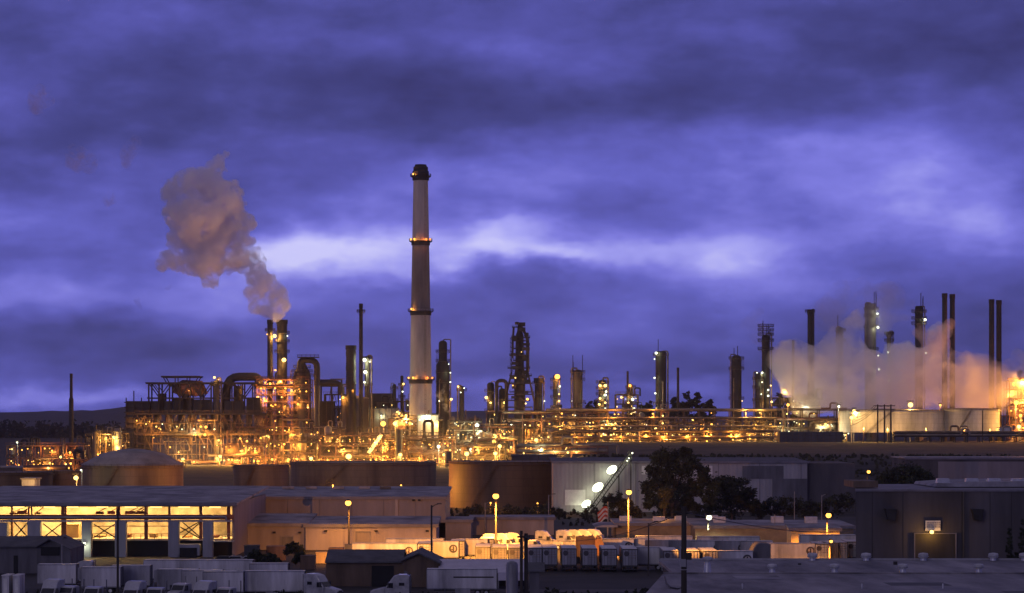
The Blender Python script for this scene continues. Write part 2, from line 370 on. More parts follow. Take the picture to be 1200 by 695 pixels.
def column(label, px, wpx, ytop, ybot, D=RD, plats=(), top='dome', m='column_dark', lamps=(), pipes=1, seed=0, steps=(), name='distillation_column', cat='column', group='distillation columns of the refinery', whiskers=0, pw=1.4, zbase=None):
    rnd = random.Random(seed+int(px)); x = XX(px, D); r = wpx*D/F/2; z1 = ZZ(ytop, D); z0 = gz(x, D) if zbase is None else zbase
    root = thing(name, label, cat, (x, D, z0), group)
    sk = MB().lathe(x, D, [(r*1.18, z0), (r*1.02, z0+4)], 22).build('skirt', 'concrete_dark', root, smooth=True)
    prof = [(r, z0+4)]
    for (zf, k) in steps:
        zz = z0+(z1-z0)*zf; prof += [(prof[-1][0], zz), (r*k, zz+r*.7)]
    rt = prof[-1][0]
    if top == 'dome': prof += [(rt, z1-rt*.7), (rt*.86, z1-rt*.36), (rt*.55, z1-rt*.1), (rt*.12, z1)]
    elif top == 'flat': prof += [(rt, z1)]
    elif top == 'flare': prof += [(rt, z1-3), (rt*1.25, z1-2.6), (rt*1.25, z1)]
    pf = []; zz = z0+9; pz = prof
    for (ra, za), (rb, zb_) in zip(pz, pz[1:]):
        pf.append((ra, za))
        if abs(ra-rb) < 1e-6:
            while zz < zb_-2:
                if zz > za+1: pf += [(ra, zz), (ra*1.04, zz+.02), (ra*1.04, zz+.4), (ra, zz+.42)]
                zz += rnd.uniform(5, 9)
    pf.append(pz[-1]); prof = pf
    sh = MB().lathe(x, D, prof, 24)
    sh.build('shell', m, root, smooth=True)
    for i, py in enumerate(plats):
        z = ZZ(py, D); ring_platform(root, x, D, z, rt if z > z0+8 else r, pw)
        if i < len(plats)-1:
            zn = ZZ(plats[i+1], D); a = rnd.choice([-1, 1]); ladder(root, x+a*(rt+.8), D-1, min(z, zn), max(z, zn)+1)
    for k in range(pipes):
        a = rnd.uniform(-2.6, -.5) if k else rnd.choice([-2.7, -.4]); rp = rnd.uniform(.22, .5); dx, dy = math.cos(a), math.sin(a); o = r*1.02+rp+.5
        ztop = z1-rt*.2 if k == 0 else z0+(z1-z0)*rnd.uniform(.3, .85)
        pts = [(x+dx*rt*.2, D+dy*rt*.2, ztop), (x+dx*rt*.2, D+dy*rt*.2, ztop+rp*3), (x+dx*o, D+dy*o, ztop+rp*3), (x+dx*o, D+dy*o, z0+2)] if k == 0 else [(x+dx*rt*.9, D+dy*rt*.9, ztop), (x+dx*o, D+dy*o, ztop), (x+dx*o, D+dy*o, z0+2)]
        MB().pipe(pts, rp, 8).build('pipe', 'pipe', root, smooth=True)
    if top == 'flat':
        MB().lathe(x, D, [(rt*.5, z1-.3), (rt*.9, z1+.05), (rt*.85, z1+.6), (rt*.3, z1+.7)], 18).build('rim', 'soot', root)
    if whiskers:
        for k in range(whiskers):
            a = rnd.uniform(0, 6.28); MB().beam((x+math.cos(a)*rt, D+math.sin(a)*rt, z1-3), (x+math.cos(a)*rt, D+math.sin(a)*rt, z1+rnd.uniform(3, 8)), .35).build('mast', 'dark_steel', root)
    for lm in lamps:
        dx, py, c, rr = lm[:4]; wv = lm[4] if len(lm) > 4 else 0
        lamp(root, (x+dx*D/F, D-r-1.2, ZZ(py, D)), rr, c, wv)
    return root

def stack(label, px, wpx, ytop, D=RD, m='column_dark', wbot=None, rings=(), lamps=(), name='flue_stack', group='slender flue stacks', cap=True, zbase=None):
    x = XX(px, D); r = wpx*D/F/2; rb = (wbot or wpx)*D/F/2; z0 = gz(x, D) if zbase is None else zbase; z1 = ZZ(ytop, D)
    root = thing(name, label, 'stack', (x, D, z0), group)
    pf = [(rb, z0)]; z = z0+6
    while z < z1-3:
        q = rb+(r-rb)*(z-z0)/(z1-z0); pf += [(q, z), (q*1.07, z+.02), (q*1.07, z+.4), (q, z+.42)]; z += 7
    pf.append((r, z1)); MB().lathe(x, D, pf, 20).build('shaft', m, root, smooth=True)
    if cap: MB().lathe(x, D, [(r*.8, z1-2.4), (r*1.12, z1-2.2), (r*1.12, z1+.1), (r*.75, z1+.1)], 20).build('rim', 'soot', root)
    for py in rings: ring_platform(root, x, D, ZZ(py, D), r, 1.3)
    for (dx, py, c, rr, wv) in lamps: lamp(root, (x+dx*D/F, D-r-1, ZZ(py, D)), rr, c, wv)
    ladder(root, x+r*.3, D-r-.4, z0+3, z1-1)
    return root

LAMPS = 0
def process_unit(label, px0, px1, ytop, ybase=None, D=RD, depth=26, bays=None, levels=None, seed=0, nl=8, lmix='oooy', watt=5200, lit=3, vessels=5, pipes=10, m='steel', name='process_unit', fill=.5, cat='process unit', group='open steel process units', solid=.25, lampr=(.45, .8), pipem='pipe', deckm='grating', topclutter=True, zbase=None):
    rnd = random.Random(seed); x0 = XX(px0, D); x1 = XX(px1, D); y0 = D; y1 = D+depth
    z0 = gz((x0+x1)/2, D)-.3 if zbase is None else zbase; z1 = ZZ(ytop, D); H = z1-z0; Wd = x1-x0
    nb = bays or max(1, round(Wd/8)); nlv = levels or max(1, round(H/6.5))
    root = thing(name, label, cat, ((x0+x1)/2, (y0+y1)/2, z0), group)
    xs = [x0+Wd*i/nb for i in range(nb+1)]; ys = [y0, (y0+y1)/2, y1]; zs = [z0+H*i/nlv for i in range(nlv+1)]
    fr = MB(); s = .55
    tops = [[zs[-1] if (rnd.random() < .7 or i in (0, nb)) else zs[max(1, nlv-1)] for i in range(nb+1)] for _ in ys]
    for j, y in enumerate(ys):
        for i, x in enumerate(xs): fr.box(x-s/2, x+s/2, y-s/2, y+s/2, z0, tops[j][i])
    for k in range(1, nlv+1):
        for y in ys: fr.box(x0, x1, y-s/2+.01, y+s/2-.01, zs[k]-.5, zs[k]-.002*k)
        for x in xs: fr.box(x-s*.4, x+s*.4, y0, y1, zs[k]-.45, zs[k]-.02)
    for k in range(nlv):
        for i in range(nb):
            if rnd.random() < .35:
                a = (xs[i], y0-.02, zs[k]); b = (xs[i+1], y0-.02, zs[k+1]); c = (xs[i], y0-.02, zs[k+1]); d = (xs[i+1], y0-.02, zs[k])
                if rnd.random() < .5: fr.beam(a, b, .3); fr.beam(c, d, .3)
                else: mid = ((xs[i]+xs[i+1])/2, y0-.02, zs[k+1]); fr.beam(a, mid, .3); fr.beam(d, mid, .3)
    fr.build('frame', m, root)
    for k in range(1, nlv+1):
        if rnd.random() < .85:
            dk = MB(); any_ = False
            for i in range(nb):
                if rnd.random() < .7: dk.box(xs[i]+.35, xs[i+1]-.35, y0-.9, y1+.5, zs[k]+.02, zs[k]+.22); any_ = True
            if any_:
                d = dk.build('deck', deckm, root)
                MB().rail([(x0-.4, y0-1, zs[k]+.2), (x1+.4, y0-1, zs[k]+.2)], 1.2, .13, 2.2).build('railing', m, d)
    # solid cladding / exchangers / drums
    for v in range(vessels):
        k = rnd.randrange(nlv); i = rnd.randrange(nb); z = zs[k]+.3; hh = (zs[min(nlv, k+1)]-z); xa = xs[i]; bw = xs[1]-xs[0]; ty = rnd.random()
        yv = y0+rnd.uniform(1.5, depth*.6)
        if ty < .4:
            r = min(hh*.38, rnd.uniform(.9, 1.9)); ln = min(bw*rnd.uniform(.8, 1.6), x1-xa-.5); zc = z+r+.8; b = MB()
            b.tube([(xa+.4, yv, zc), (xa+.4+r*.35, yv, zc), (xa+.4+ln-r*.35, yv, zc), (xa+.4+ln, yv, zc)], [r*.55, r, r, r*.55], 14)
            for q in (.25, .75): b.box(xa+.4+ln*q-.3, xa+.4+ln*q+.3, yv-r*.7, yv+r*.7, z-.1, zc-r*.4)
            b.build('drum', rnd.choice(['vessel', 'insul', 'vessel']), root, smooth=True)
        elif ty < .72:
            r = rnd.uniform(.9, min(2.4, bw*.3)); xc = xa+bw*rnd.uniform(.3, .7); ht = min(z1+5-z, rnd.uniform(4, 13))
            MB().lathe(xc, yv, [(r*.3, z), (r, z+r*.6), (r, z+ht-r*.6), (r*.7, z+ht-r*.2), (r*.15, z+ht)], 16).build('vessel', rnd.choice(['vessel', 'insul', 'column_mid']), root, smooth=True)
        else:
            b = MB(); w = bw*rnd.uniform(.4, .9); h = hh*rnd.uniform(.4, .85); b.box(xa+.5, xa+.5+w, yv, yv+3, z-.05, z+h)
            for q in range(int(w/1.1)): b.box(xa+.6+q*1.1, xa+.7+q*1.1, yv-.12, yv, z, z+h)
            b.build('equipment_box', rnd.choice(['vessel', 'rust_steel', 'insul', 'column_mid']), root)
    for i in range(nb):
        for k in range(nlv):
            if rnd.random() < solid:
                b = MB(); yy = y0+depth*rnd.uniform(.3, .8); b.box(xs[i]+.4, xs[i+1]-.4, yy, yy+.3, zs[k]+.3, zs[k+1]-.6)
                for q in range(1, 4): b.box(xs[i]+.5, xs[i+1]-.5, yy-.15, yy, zs[k]+.3+q*(zs[k+1]-zs[k])*.22, zs[k]+.5+q*(zs[k+1]-zs[k])*.22)
                b.build('wall_panel', rnd.choice(['column_dark', 'rust_steel', 'vessel', 'column_mid']), root)
    for p in range(pipes):
        r = rnd.choice([.18, .25, .25, .35, .5]); y = y0-.7 if rnd.random() < .45 else y0+rnd.uniform(0, depth*.5); pts = []
        k = rnd.randrange(nlv+1); zc = zs[k]+rnd.uniform(-1.2, 1.6); zc = max(z0+1, zc); xa = rnd.uniform(x0-1, x1-2); xb = min(x1+2, xa+rnd.uniform(5, Wd*.9+5))
        q = rnd.random()
        if q < .35: pts = [(xa, y, zc), (xb, y, zc)]
        elif q < .7:
            zd = max(z0+.5, min(z1+2.5, zc+rnd.choice([-1, 1])*rnd.uniform(4, 14))); pts = [(xa, y, zc), (xb, y, zc), (xb, y, zd)]
        else:
            h = rnd.uniform(2, 4); xm = (xa+xb)/2; pts = [(xa, y, max(z0, zc-5)), (xa, y, zc), (xm, y, zc), (xm, y, zc+h), (xm+2, y, zc+h), (xm+2, y, zc), (xb, y, zc)]
        MB().pipe(pts, r, 7).build('pipe', rnd.choice([pipem, 'insul', 'steel', 'dark_steel', 'column_mid']), root, smooth=True)
    if topclutter:
        for q in range(max(1, nb//2)):
            x = rnd.uniform(x0, x1); h = rnd.uniform(3, 8); r = rnd.uniform(.2, .5); y = y0+rnd.uniform(2, depth*.8)
            if rnd.random() < .5: MB().tube([(x, y, z1-1), (x, y, z1+h)], r, 7).build('vent_pipe', m, root)
            else: MB().pipe([(x, y, z1-1), (x, y, z1+h*.6), (x+3, y, z1+h*.6), (x+3, y, z1-1)], r+.15, 8).build('pipe', 'dark_steel', root, smooth=True)
    order = list(range(nl)); 
    nl = int(nl*2.4)
    for q in range(nl):
        k = rnd.randrange(nlv); x = rnd.uniform(x0, x1); z = zs[k]+(zs[k+1]-zs[k])*rnd.uniform(.35, .8); c = rnd.choice(lmix)
        y = y0-1.4 if rnd.random() < .6 else y0+rnd.uniform(0, depth*.4); rr = rnd.uniform(*lampr)*(1 if q < lit else rnd.uniform(.4, .75))
        lamp(root, (x, y, z), rr, c, watt*rnd.uniform(.5, 1.3) if q < lit else 0)
    return root

def pipe_rack(label, px0, px1, ys_, D=RD, w=8, seed=0, nl=6, lmix='oy', m='rust_steel', bay=9, lit=2, watt=4000, pipes=8, zbase=None, name='pipe_rack'):
    """ys_: picture heights of the beam levels, top first"""
    rnd = random.Random(seed); x0 = XX(px0, D); x1 = XX(px1, D); zs = [ZZ(y, D) for y in ys_]; z0 = gz((x0+x1)/2, D)-.3 if zbase is None else zbase
    root = thing(name, label, 'pipe rack', ((x0+x1)/2, D+w/2, z0), 'elevated pipe racks'); nb = max(2, round((x1-x0)/bay)); b = MB()
    for i in range(nb+1):
        x = x0+(x1-x0)*i/nb
        for y in (D, D+w): b.box(x-.28, x+.28, y-.28, y+.28, z0, zs[0])
        for z in zs: b.box(x-.25, x+.25, D+.3, D+w-.3, z-.5, z-.02)
        if rnd.random() < .25 and i < nb: b.beam((x, D-.02, z0), (x+(x1-x0)/nb, D-.02, zs[-1]), .3)
    for z in zs:
        for y in (D, D+w): b.box(x0, x1, y-.2, y+.2, z-.55, z-.05)
    b.build('frame', m, root)
    for p in range(pipes):
        z = rnd.choice(zs); r = rnd.choice([.2, .3, .4, .55]); y = D+rnd.uniform(.4, w-.6); y = D-.1-r if rnd.random() < .35 else y; zz = z+r
        a, c = (x0, x1) if rnd.random() < .6 else sorted([rnd.uniform(x0, x1), rnd.uniform(x0, x1)])
        if c-a < 4: c = a+8
        pts = [(a, y, zz), (c, y, zz)]
        if rnd.random() < .5: pts = [(a, y, zz), ((a+c)/2, y, zz), ((a+c)/2, y, zz+3), ((a+c)/2+4, y, zz+3), ((a+c)/2+4, y, zz), (c+4, y, zz)]
        if rnd.random() < .4: pts.append((pts[-1][0], y, z0+1))
        MB().pipe(pts, r, 7).build('pipe', rnd.choice(['pipe', 'insul', 'rust_steel', 'vessel']), root, smooth=True)
    for q in range(nl):
        x = rnd.uniform(x0, x1); z = rnd.choice(zs)-rnd.uniform(.8, 3); lamp(root, (x, D-1.3, z), rnd.uniform(.35, .7), rnd.choice(lmix), watt if q < lit else 0)
    return root

# ---- the tall banded chimney
def chimney():
    D = RD; x = XX(493, D); z0 = gz(x, D); root = thing('chimney', 'very tall banded concrete chimney, the highest thing in the refinery', 'chimney', (x, D, z0))
    zz = lambda y: ZZ(y, D); rr = lambda y: (16.5+(y-193)/(485-193)*10.5)*D/F/2
    segs = [(520, 443, 'concrete', 'lower_shaft'), (443, 362, 'concrete', 'middle_shaft'), (362, 283, 'concrete_dark', 'upper_shaft'), (283, 207, 'concrete', 'top_shaft')]
    for (a, b, m, nme) in segs:
        za = z0 if a == 520 else zz(a)
        MB().lathe(x, D, [(rr(a), za), (rr(b), zz(b)-.01)], 36).build('shaft', m, root, smooth=True)
    cap = MB().lathe(x, D, [(rr(207)+.02, zz(208)), (rr(207)+.5, zz(206)), (rr(207)+.5, zz(201)), (rr(200)+.1, zz(200)), (rr(200)*1.02, zz(196)), (rr(200)*.85, zz(195)), (rr(200)*.8, zz(193))], 32)
    cap.build('cap', 'soot', root, smooth=True)
    rim = MB()
    for i in range(24):
        a = 2*PI*i/24; r = rr(207)+.35; rim.beam((x+r*math.cos(a), D+r*math.sin(a), zz(211)), (x+r*math.cos(a), D+r*math.sin(a), zz(206)), .5)
    rim.build('corbel', 'soot', root)
    for y, cols in ((207, 'r'), (283, 'rrr'), (365, 'r'), (445, 'rrr')):
        r = rr(y); p = ring_platform(root, x, D, zz(y), r, 1.7, 'soot', n=28)
        MB().lathe(x, D, [(r+.03, zz(y)-2.2), (r+.5, zz(y)-2.1), (r+.5, zz(y)-.1)], 28).build('collar', 'soot', root)
        if len(cols) > 1:
            for a in (-2.7, -2.15, -1.0, -.45): lamp(root, (x+(r+1.2)*math.cos(a), D+(r+1.2)*math.sin(a), zz(y)+1), .8, 'o' if a < -1.5 else 'r', 1100 if a in (-2.15, -1.0) else 0)
        else: lamp(root, (x+(r+1)*math.cos(-2.5), D+(r+1)*math.sin(-2.5), zz(y)+1.2), .8, 'o', 900)
    ladder(root, x+rr(400)*.5, D-rr(500)-.3, z0+3, zz(215), 'steel')
    b = MB().box(x-9, x+9, D-3, D+16, z0-.5, z0+6); b.build('plinth', 'concrete_dark', root)
chimney()
# floods at the foot of the chimney light its lower shaft
for (px, py, wv, c) in ((476, 487, 26000, 'y'), (508, 489, 26000, 'y'), (493, 496, 22000, 'o')):
    p = PT(px, py, RD-22); r = thing('floodlight', {476: 'floodlight on a short mast left of the tall chimney foot', 508: 'floodlight on a short mast right of the tall chimney foot', 493: 'amber floodlight in front of the tall chimney foot'}[px], 'floodlight', (p.x, p.y, gz(p.x, p.y)), 'floodlights round the tall chimney')
    MB().tube([(p.x, p.y+1.2, gz(p.x, p.y)), (p.x, p.y+1.2, p.z+1)], .25, 8).build('mast', 'steel', r); MB().box(p.x-.9, p.x+.9, p.y-.2, p.y+1, p.z+.7, p.z+1.4).build('housing', 'dark_steel', r)
    lamp(r, p, .9, c, wv)

# ---- stacks and columns, left to right
stack('slim dark stack standing alone left of the refinery, thicker lower half', 83.5, 3.2, 438, 1380, 'column_dark', 5, zbase=None)
ct = MB(); x = XX(83.5, 1380); ct.lathe(x, 1380, [(1.25, gz(x, 1380)), (1.25, ZZ(468, 1380)), (.95, ZZ(466, 1380))], 16)
stk = bpy.data.objects['flue_stack']; ct.build('sleeve', 'soot', stk, smooth=True)
stack('narrow left one of the twin stacks under the big smoke plume', 316.5, 6.5, 375, 1400, 'column_dark', lamps=((-3, 392, 'o', .5, 400),), group='twin stacks under the smoke plume', rings=(388,))
stack('thick right one of the twin stacks under the big smoke plume, ringed by platforms', 330.5, 12, 375, 1403, 'column_dark', rings=(391, 401, 413), lamps=((-8, 394, 'y', 1.4, 9000), (7, 394, 'w', .5, 300), (3, 422, 'y', 1.7, 5000), (-7, 434, 'o', .7, 1200)), group='twin stacks under the smoke plume')
stack('slender very thin black stack right of the wide flat-topped stack', 423, 4.2, 356, 1395, 'soot', 5.5, cap=True, rings=(366,))
st = stack('wide flat-topped dark stack with a wavy outline', 411.3, 11.5, 405, 1400, 'column_dark', cap=True)
b = MB(); xx = XX(411.3, 1400); rnd = random.Random(4)
pr = []
for i in range(26):
    z = ZZ(470-i*2.45, 1400); pr.append(((11.2+1.3*math.sin(i*.9))*1400/F/2, z))
b.lathe(xx, 1400, pr, 22).build('corrugated_shroud', 'column_dark', st, smooth=True)
column('short column with white lamps up its left side beside the thin black stack', 430.5, 6.5, 419, 500, 1405, (421, 436, 452), 'flat', 'column_mid', ((-3, 422, 'w', 1.5, 3500), (-2, 436, 'w', 1.4, 3000), (-3, 448, 'w', .8, 800), (3, 424, 'w', .6)), 1)
column('slim vertical column among the clutter left of the tall chimney', 462, 4.5, 450, 500, 1420, (456, 470), 'dome', 'column_dark', (), 1, pw=1)
column('very slim dark column just left of the tall chimney', 471, 3.6, 440, 500, 1430, (452, 466), 'dome', 'column_dark', ((2, 450, 'y', .8, 800), (1, 459, 'w', .6)), 0, pw=1)
column('stout dark column with a shoulder just right of the tall chimney', 519, 16, 399, 500, 1410, (413, 424, 437, 449, 462, 474), 'dome', 'column_dark', ((9, 437, 'w', .5, 300), (9, 448, 'w', .6), (10, 468, 'y', 1.0, 1500), (-4, 470, 'w', .5), (7, 427, 'w', .4)), 3, steps=((.8, .62),), pw=1.6)
column('small column topped by two lamps right of the shouldered column', 541, 6, 454, 500, 1420, (458,), 'flat', 'column_mid', ((-4, 453, 'y', .7, 700), (3, 455, 'w', .5), (-1, 460, 'w', .5)), 1)
column('short round-topped column left of the tallest dark tower', 575, 8.5, 448, 500, 1400, (459, 470, 482), 'dome', 'column_dark', ((-5, 466, 'y', 1.2, 1700), (0, 472, 'y', .8, 800), (5, 486, 'y', .7)), 1)
column('grey column behind the pipe arch left of the tallest dark tower', 588.5, 8, 455, 500, 1404, (468, 480), 'dome', 'column_mid', ((3, 472, 'y', 1.1, 1400),), 1)
# tallest dark tower with flared legs
def dark_tower():
    D = 1400; x = XX(609, D); z0 = gz(x, D); k = D/F
    root = thing('reactor_tower', 'tallest dark tower with a slanting top and splayed braced legs', 'tower', (x, D, z0))
    MB().lathe(x, D, [(6.5*k, z0), (6.5*k, ZZ(440, D)), (5*k, ZZ(430, D)), (4.8*k, ZZ(402, D)), (4.4*k, ZZ(392, D)), (3*k, ZZ(388, D)), (2.4*k, ZZ(381, D)), (1*k, ZZ(379, D))], 22).build('shell', 'soot', root, smooth=True)
    MB().pipe([(x-5*k, D-2, ZZ(379, D)), (x-1*k, D-3, ZZ(379, D)), (x+6*k, D-4, ZZ(390, D)), (x+9*k, D-4, ZZ(397, D)), (x+9*k, D-4, ZZ(440, D)), (x+6*k, D-4, ZZ(446, D))], .8, 10).build('transfer_line', 'column_dark', root, smooth=True)
    MB().pipe([(x-7*k, D-3, ZZ(384, D)), (x-8*k, D-4, ZZ(398, D)), (x-8.5*k, D-4, ZZ(420, D))], .6, 10).build('riser', 'column_dark', root, smooth=True)
    for i, py in enumerate((384, 396, 400, 409, 417, 423, 432, 441, 450, 460, 470)):
        w = (5 if py < 390 else (9.5, 11, 8.5)[i % 3] if py < 430 else 13)*k; cx = x-4*k if py < 390 else x+(i % 2-.5)*2*k
        p = MB().box(cx-w, cx+w, D-w*.8, D+w*.8, ZZ(py, D), ZZ(py, D)+.5).build('platform', 'dark_steel', root)
        MB().rail([(cx-w, D-w*.8, ZZ(py, D)), (cx+w, D-w*.8, ZZ(py, D)), (cx+w, D+w*.8, ZZ(py, D))], 1.3, .15, 2).build('railing', 'dark_steel', p)
    b = MB()
    for sx in (-1, 1):
        for sy in (-1, 1):
            b.beam((x+sx*9*k, D+sy*4, ZZ(395, D)), (x+sx*9.5*k, D+sy*4, ZZ(436, D)), .5); b.beam((x+sx*9.5*k, D+sy*4, ZZ(436, D)), (x+sx*17*k, D+sy*6, ZZ(470, D)), .7); b.beam((x+sx*17*k, D+sy*6, ZZ(470, D)), (x+sx*17*k, D+sy*6, z0), .7)
    for i in range(8):
        za = ZZ(396+i*5, D); zb = ZZ(401+i*5, D)
        for sx in (-1, 1): b.beam((x+sx*11*k, D-4, za), (x+sx*7.5*k, D-4, zb), .25); b.beam((x+sx*11*k, D-4, za), (x+sx*11*k, D-4, zb), .25)
    for zy in (450, 463, 478): b.box(x-15*k, x+15*k, D-6, D-5.4, ZZ(zy, D), ZZ(zy, D)+.7)
    b.build('leg_frame', 'dark_steel', root)
    rn = random.Random(9)
    for i in range(16):
        py = 384+i*5.6; a = rn.choice([-1, 1]); w = rn.uniform(1, 2.2); cx = x+a*rn.uniform(5, 8)*k-(3*k if py < 392 else 0); MB().box(cx-w, cx+w, D-5-rn.random(), D-2, ZZ(py, D)+.5, ZZ(py, D)+rn.uniform(1.6, 3.2)).build('equipment_box', rn.choice(['soot', 'column_dark']), root)
    for (dx, py, c, r, wv) in ((-5, 443, 'y', .5, 300), (9, 468, 'o', 1.0, 1500), (7, 473, 'y', .6, 0), (2, 413, 'y', .3, 200), (-8, 452, 'o', .5, 400)): lamp(root, (x+dx*k, D-8, ZZ(py, D)), r, c, wv)
dark_tower()
def arch_pipe(label, pts, r, D=RD, m='column_dark', group='large pipe arches', feet=True, nm='duct'):
    P = [PT(a, b_, D) for a, b_ in pts]; root = thing('arched_duct', label, 'duct', (P[0].x, D, gz(P[0].x, D)), group)
    if feet:
        P = ([Vector((P[0].x, D, gz(P[0].x, D)))] if pts[0][1] > pts[1][1] else [])+P+([Vector((P[-1].x, D, gz(P[-1].x, D)))] if pts[-1][1] > pts[-2][1] else [])
    MB().pipe(P, r, 14, bend=r*3).build('pipe', m, root, smooth=True)
    for a, c in zip(P, P[1:]):
        n = max(1, int((c-a).length/9))
        for i in range(1, n): q = a.lerp(c, i/n); d = (c-a).normalized()*.25; MB().tube([q-d, q+d], r*1.14, 14).build('flange', 'dark_steel', root)
    return root
arch_pipe('narrow upside-down U pipe arch left of the tallest dark tower', [(582, 470), (582, 446), (593.5, 446), (593.5, 470)], 1.0, 1396)
column('wide boxy-topped dark column right of the tallest dark tower', 631, 9, 443, 500, 1402, (450, 462), 'flare', 'column_dark', ((7, 470, 'w', .5, 300),), 1)
column('thin column with a bright amber lamp on its top', 651, 6, 441, 500, 1400, (446, 456, 466, 478), 'flat', 'column_mid', ((2, 441.5, 'o', 2.0, 5000), (5, 453, 'w', .7, 500), (4, 462, 'y', .6), (4, 470, 'y', .8, 800), (5, 479, 'y', .6)), 2)
column('mid-height column with whisker masts at its top', 677, 11.5, 433, 500, 1405, (437, 446, 472, 481), 'dome', 'column_mid', ((-7, 470, 'w', .3),), 3, whiskers=4)
column('short column covered in yellow lamps at every platform', 706, 9.5, 445, 500, 1400, (449, 456, 463, 470, 477), 'dome', 'column_mid', ((-3, 452, 'y', 1.1, 1500), (3, 452, 'y', 1.2, 1500), (4, 459, 'w', .8), (3, 463, 'w', 1.0, 1200), (-3, 467, 'y', .9, 900), (3, 472, 'y', .8), (-4, 474, 'y', .9, 900), (3, 479, 'w', .8)), 1)
column('round tall column with lamps down its left edge, right of the spired cluster', 774.5, 12.5, 413, 500, 1405, (417, 474), 'flat', 'column_dark', ((-6, 414, 'w', 1.0, 900), (-8, 421, 'w', .5), (-8, 443, 'w', .7, 400), (-7, 461, 'w', .7, 300), (-6, 479, 'y', .7)), 3, whiskers=1)
stack('thin black stack standing before the dark trees', 794.5, 2.8, 431, 1400, 'soot')
column('lone tall dark column right of the dark trees', 863, 12, 416, 500, 1400, (421, 433, 468), 'dome', 'column_dark', ((6, 470, 'y', .4),), 2, whiskers=2)
column('tall column with a crowded platform top at the left edge of the steam', 897.5, 9.5, 392, 500, 1398, (383, 388, 393, 400, 410), 'dome', 'column_dark', ((-5, 437, 'w', .8, 500), (5, 452, 'y', .6), (2, 457, 'w', .7, 500), (2, 464, 'w', .8), (6, 471, 'y', .8, 700)), 3, whiskers=5, pw=2.2)
column('short column close against the left of the crowded-top column', 888.5, 7.5, 438, 500, 1394, (445, 455, 470), 'flat', 'column_mid', ((-2, 437, 'w', .5), (4, 448, 'w', .5, 300), (3, 462, 'w', .5)), 2)
stack('black needle stack at the left edge of the steam', 929.5, 3.0, 399, 1402, 'soot')
stack('short dark stack pair tip rising out of the steam', 949.3, 6, 363, 1405, 'column_dark', rings=(366,))
stack('thin companion pipe on the right of the dark stack pair in the steam', 953, 2.2, 362, 1403, 'column_dark', cap=False)
column('faint narrow column dimmed by the steam', 985, 6.5, 385, 500, 1440, (388, 400), 'flat', 'column_mid', (), 1, whiskers=1)
column('tall pale column with lamps down its right side inside the steam', 1021, 11.5, 357, 500, 1425, (363, 371, 384, 410), 'flat', 'column_pale', ((6, 368, 'w', .8, 500), (6.5, 384, 'w', .9, 600), (7, 417, 'w', .7), (8, 433, 'w', 1.1, 900)), 3, whiskers=3)
column('shorter pale column right of the tall pale one inside the steam', 1042, 5.5, 389, 500, 1420, (392, 400), 'flare', 'column_pale', ((-2, 413, 'w', .7, 400), (-1, 446, 'w', .8, 500)), 1)
column('dark ragged-topped column above the middle of the steam', 1077, 9.5, 360, 500, 1400, (366, 374, 380), 'flat', 'soot', ((6, 375, 'w', 1.0, 500), (7, 414, 'w', .7)), 3, whiskers=4, pw=2.0)
for i, (px, yt, lb) in enumerate(((1107, 344, 'left one of the taller pair of black stacks above the steam'), (1116, 345, 'right one of the taller pair of black stacks above the steam'), (1162, 351, 'left one of the shorter pair of black stacks near the right edge'), (1170.6, 352, 'right one of the shorter pair of black stacks near the right edge'))):
    stack(lb, px, 6, yt, 1395, 'soot', 6.6, group='two pairs of black stacks')

# ---- spired cluster, right of the yellow-lamp column
process_unit('lit cluster of vessels with a spire on top, between two columns', 722, 748, 462, D=1402, depth=14, seed=31, nl=12, lmix='yyw', lit=5, watt=1800, vessels=6, pipes=8, levels=5, bays=3)
stack('needle spire rising from the lit vessel cluster', 735.5, 2.4, 435, 1406, 'dark_steel', cap=False)
column('small lit column in the spired cluster', 739, 6, 450, 500, 1408, (455, 464, 473), 'dome', 'column_mid', ((-1, 452, 'o', 1.1, 1000), (-2, 463, 'y', 1.1, 1200), (2, 468, 'w', 1.1, 1200), (-3, 472, 'y', .8), (4, 479, 'w', .9, 900)), 1)
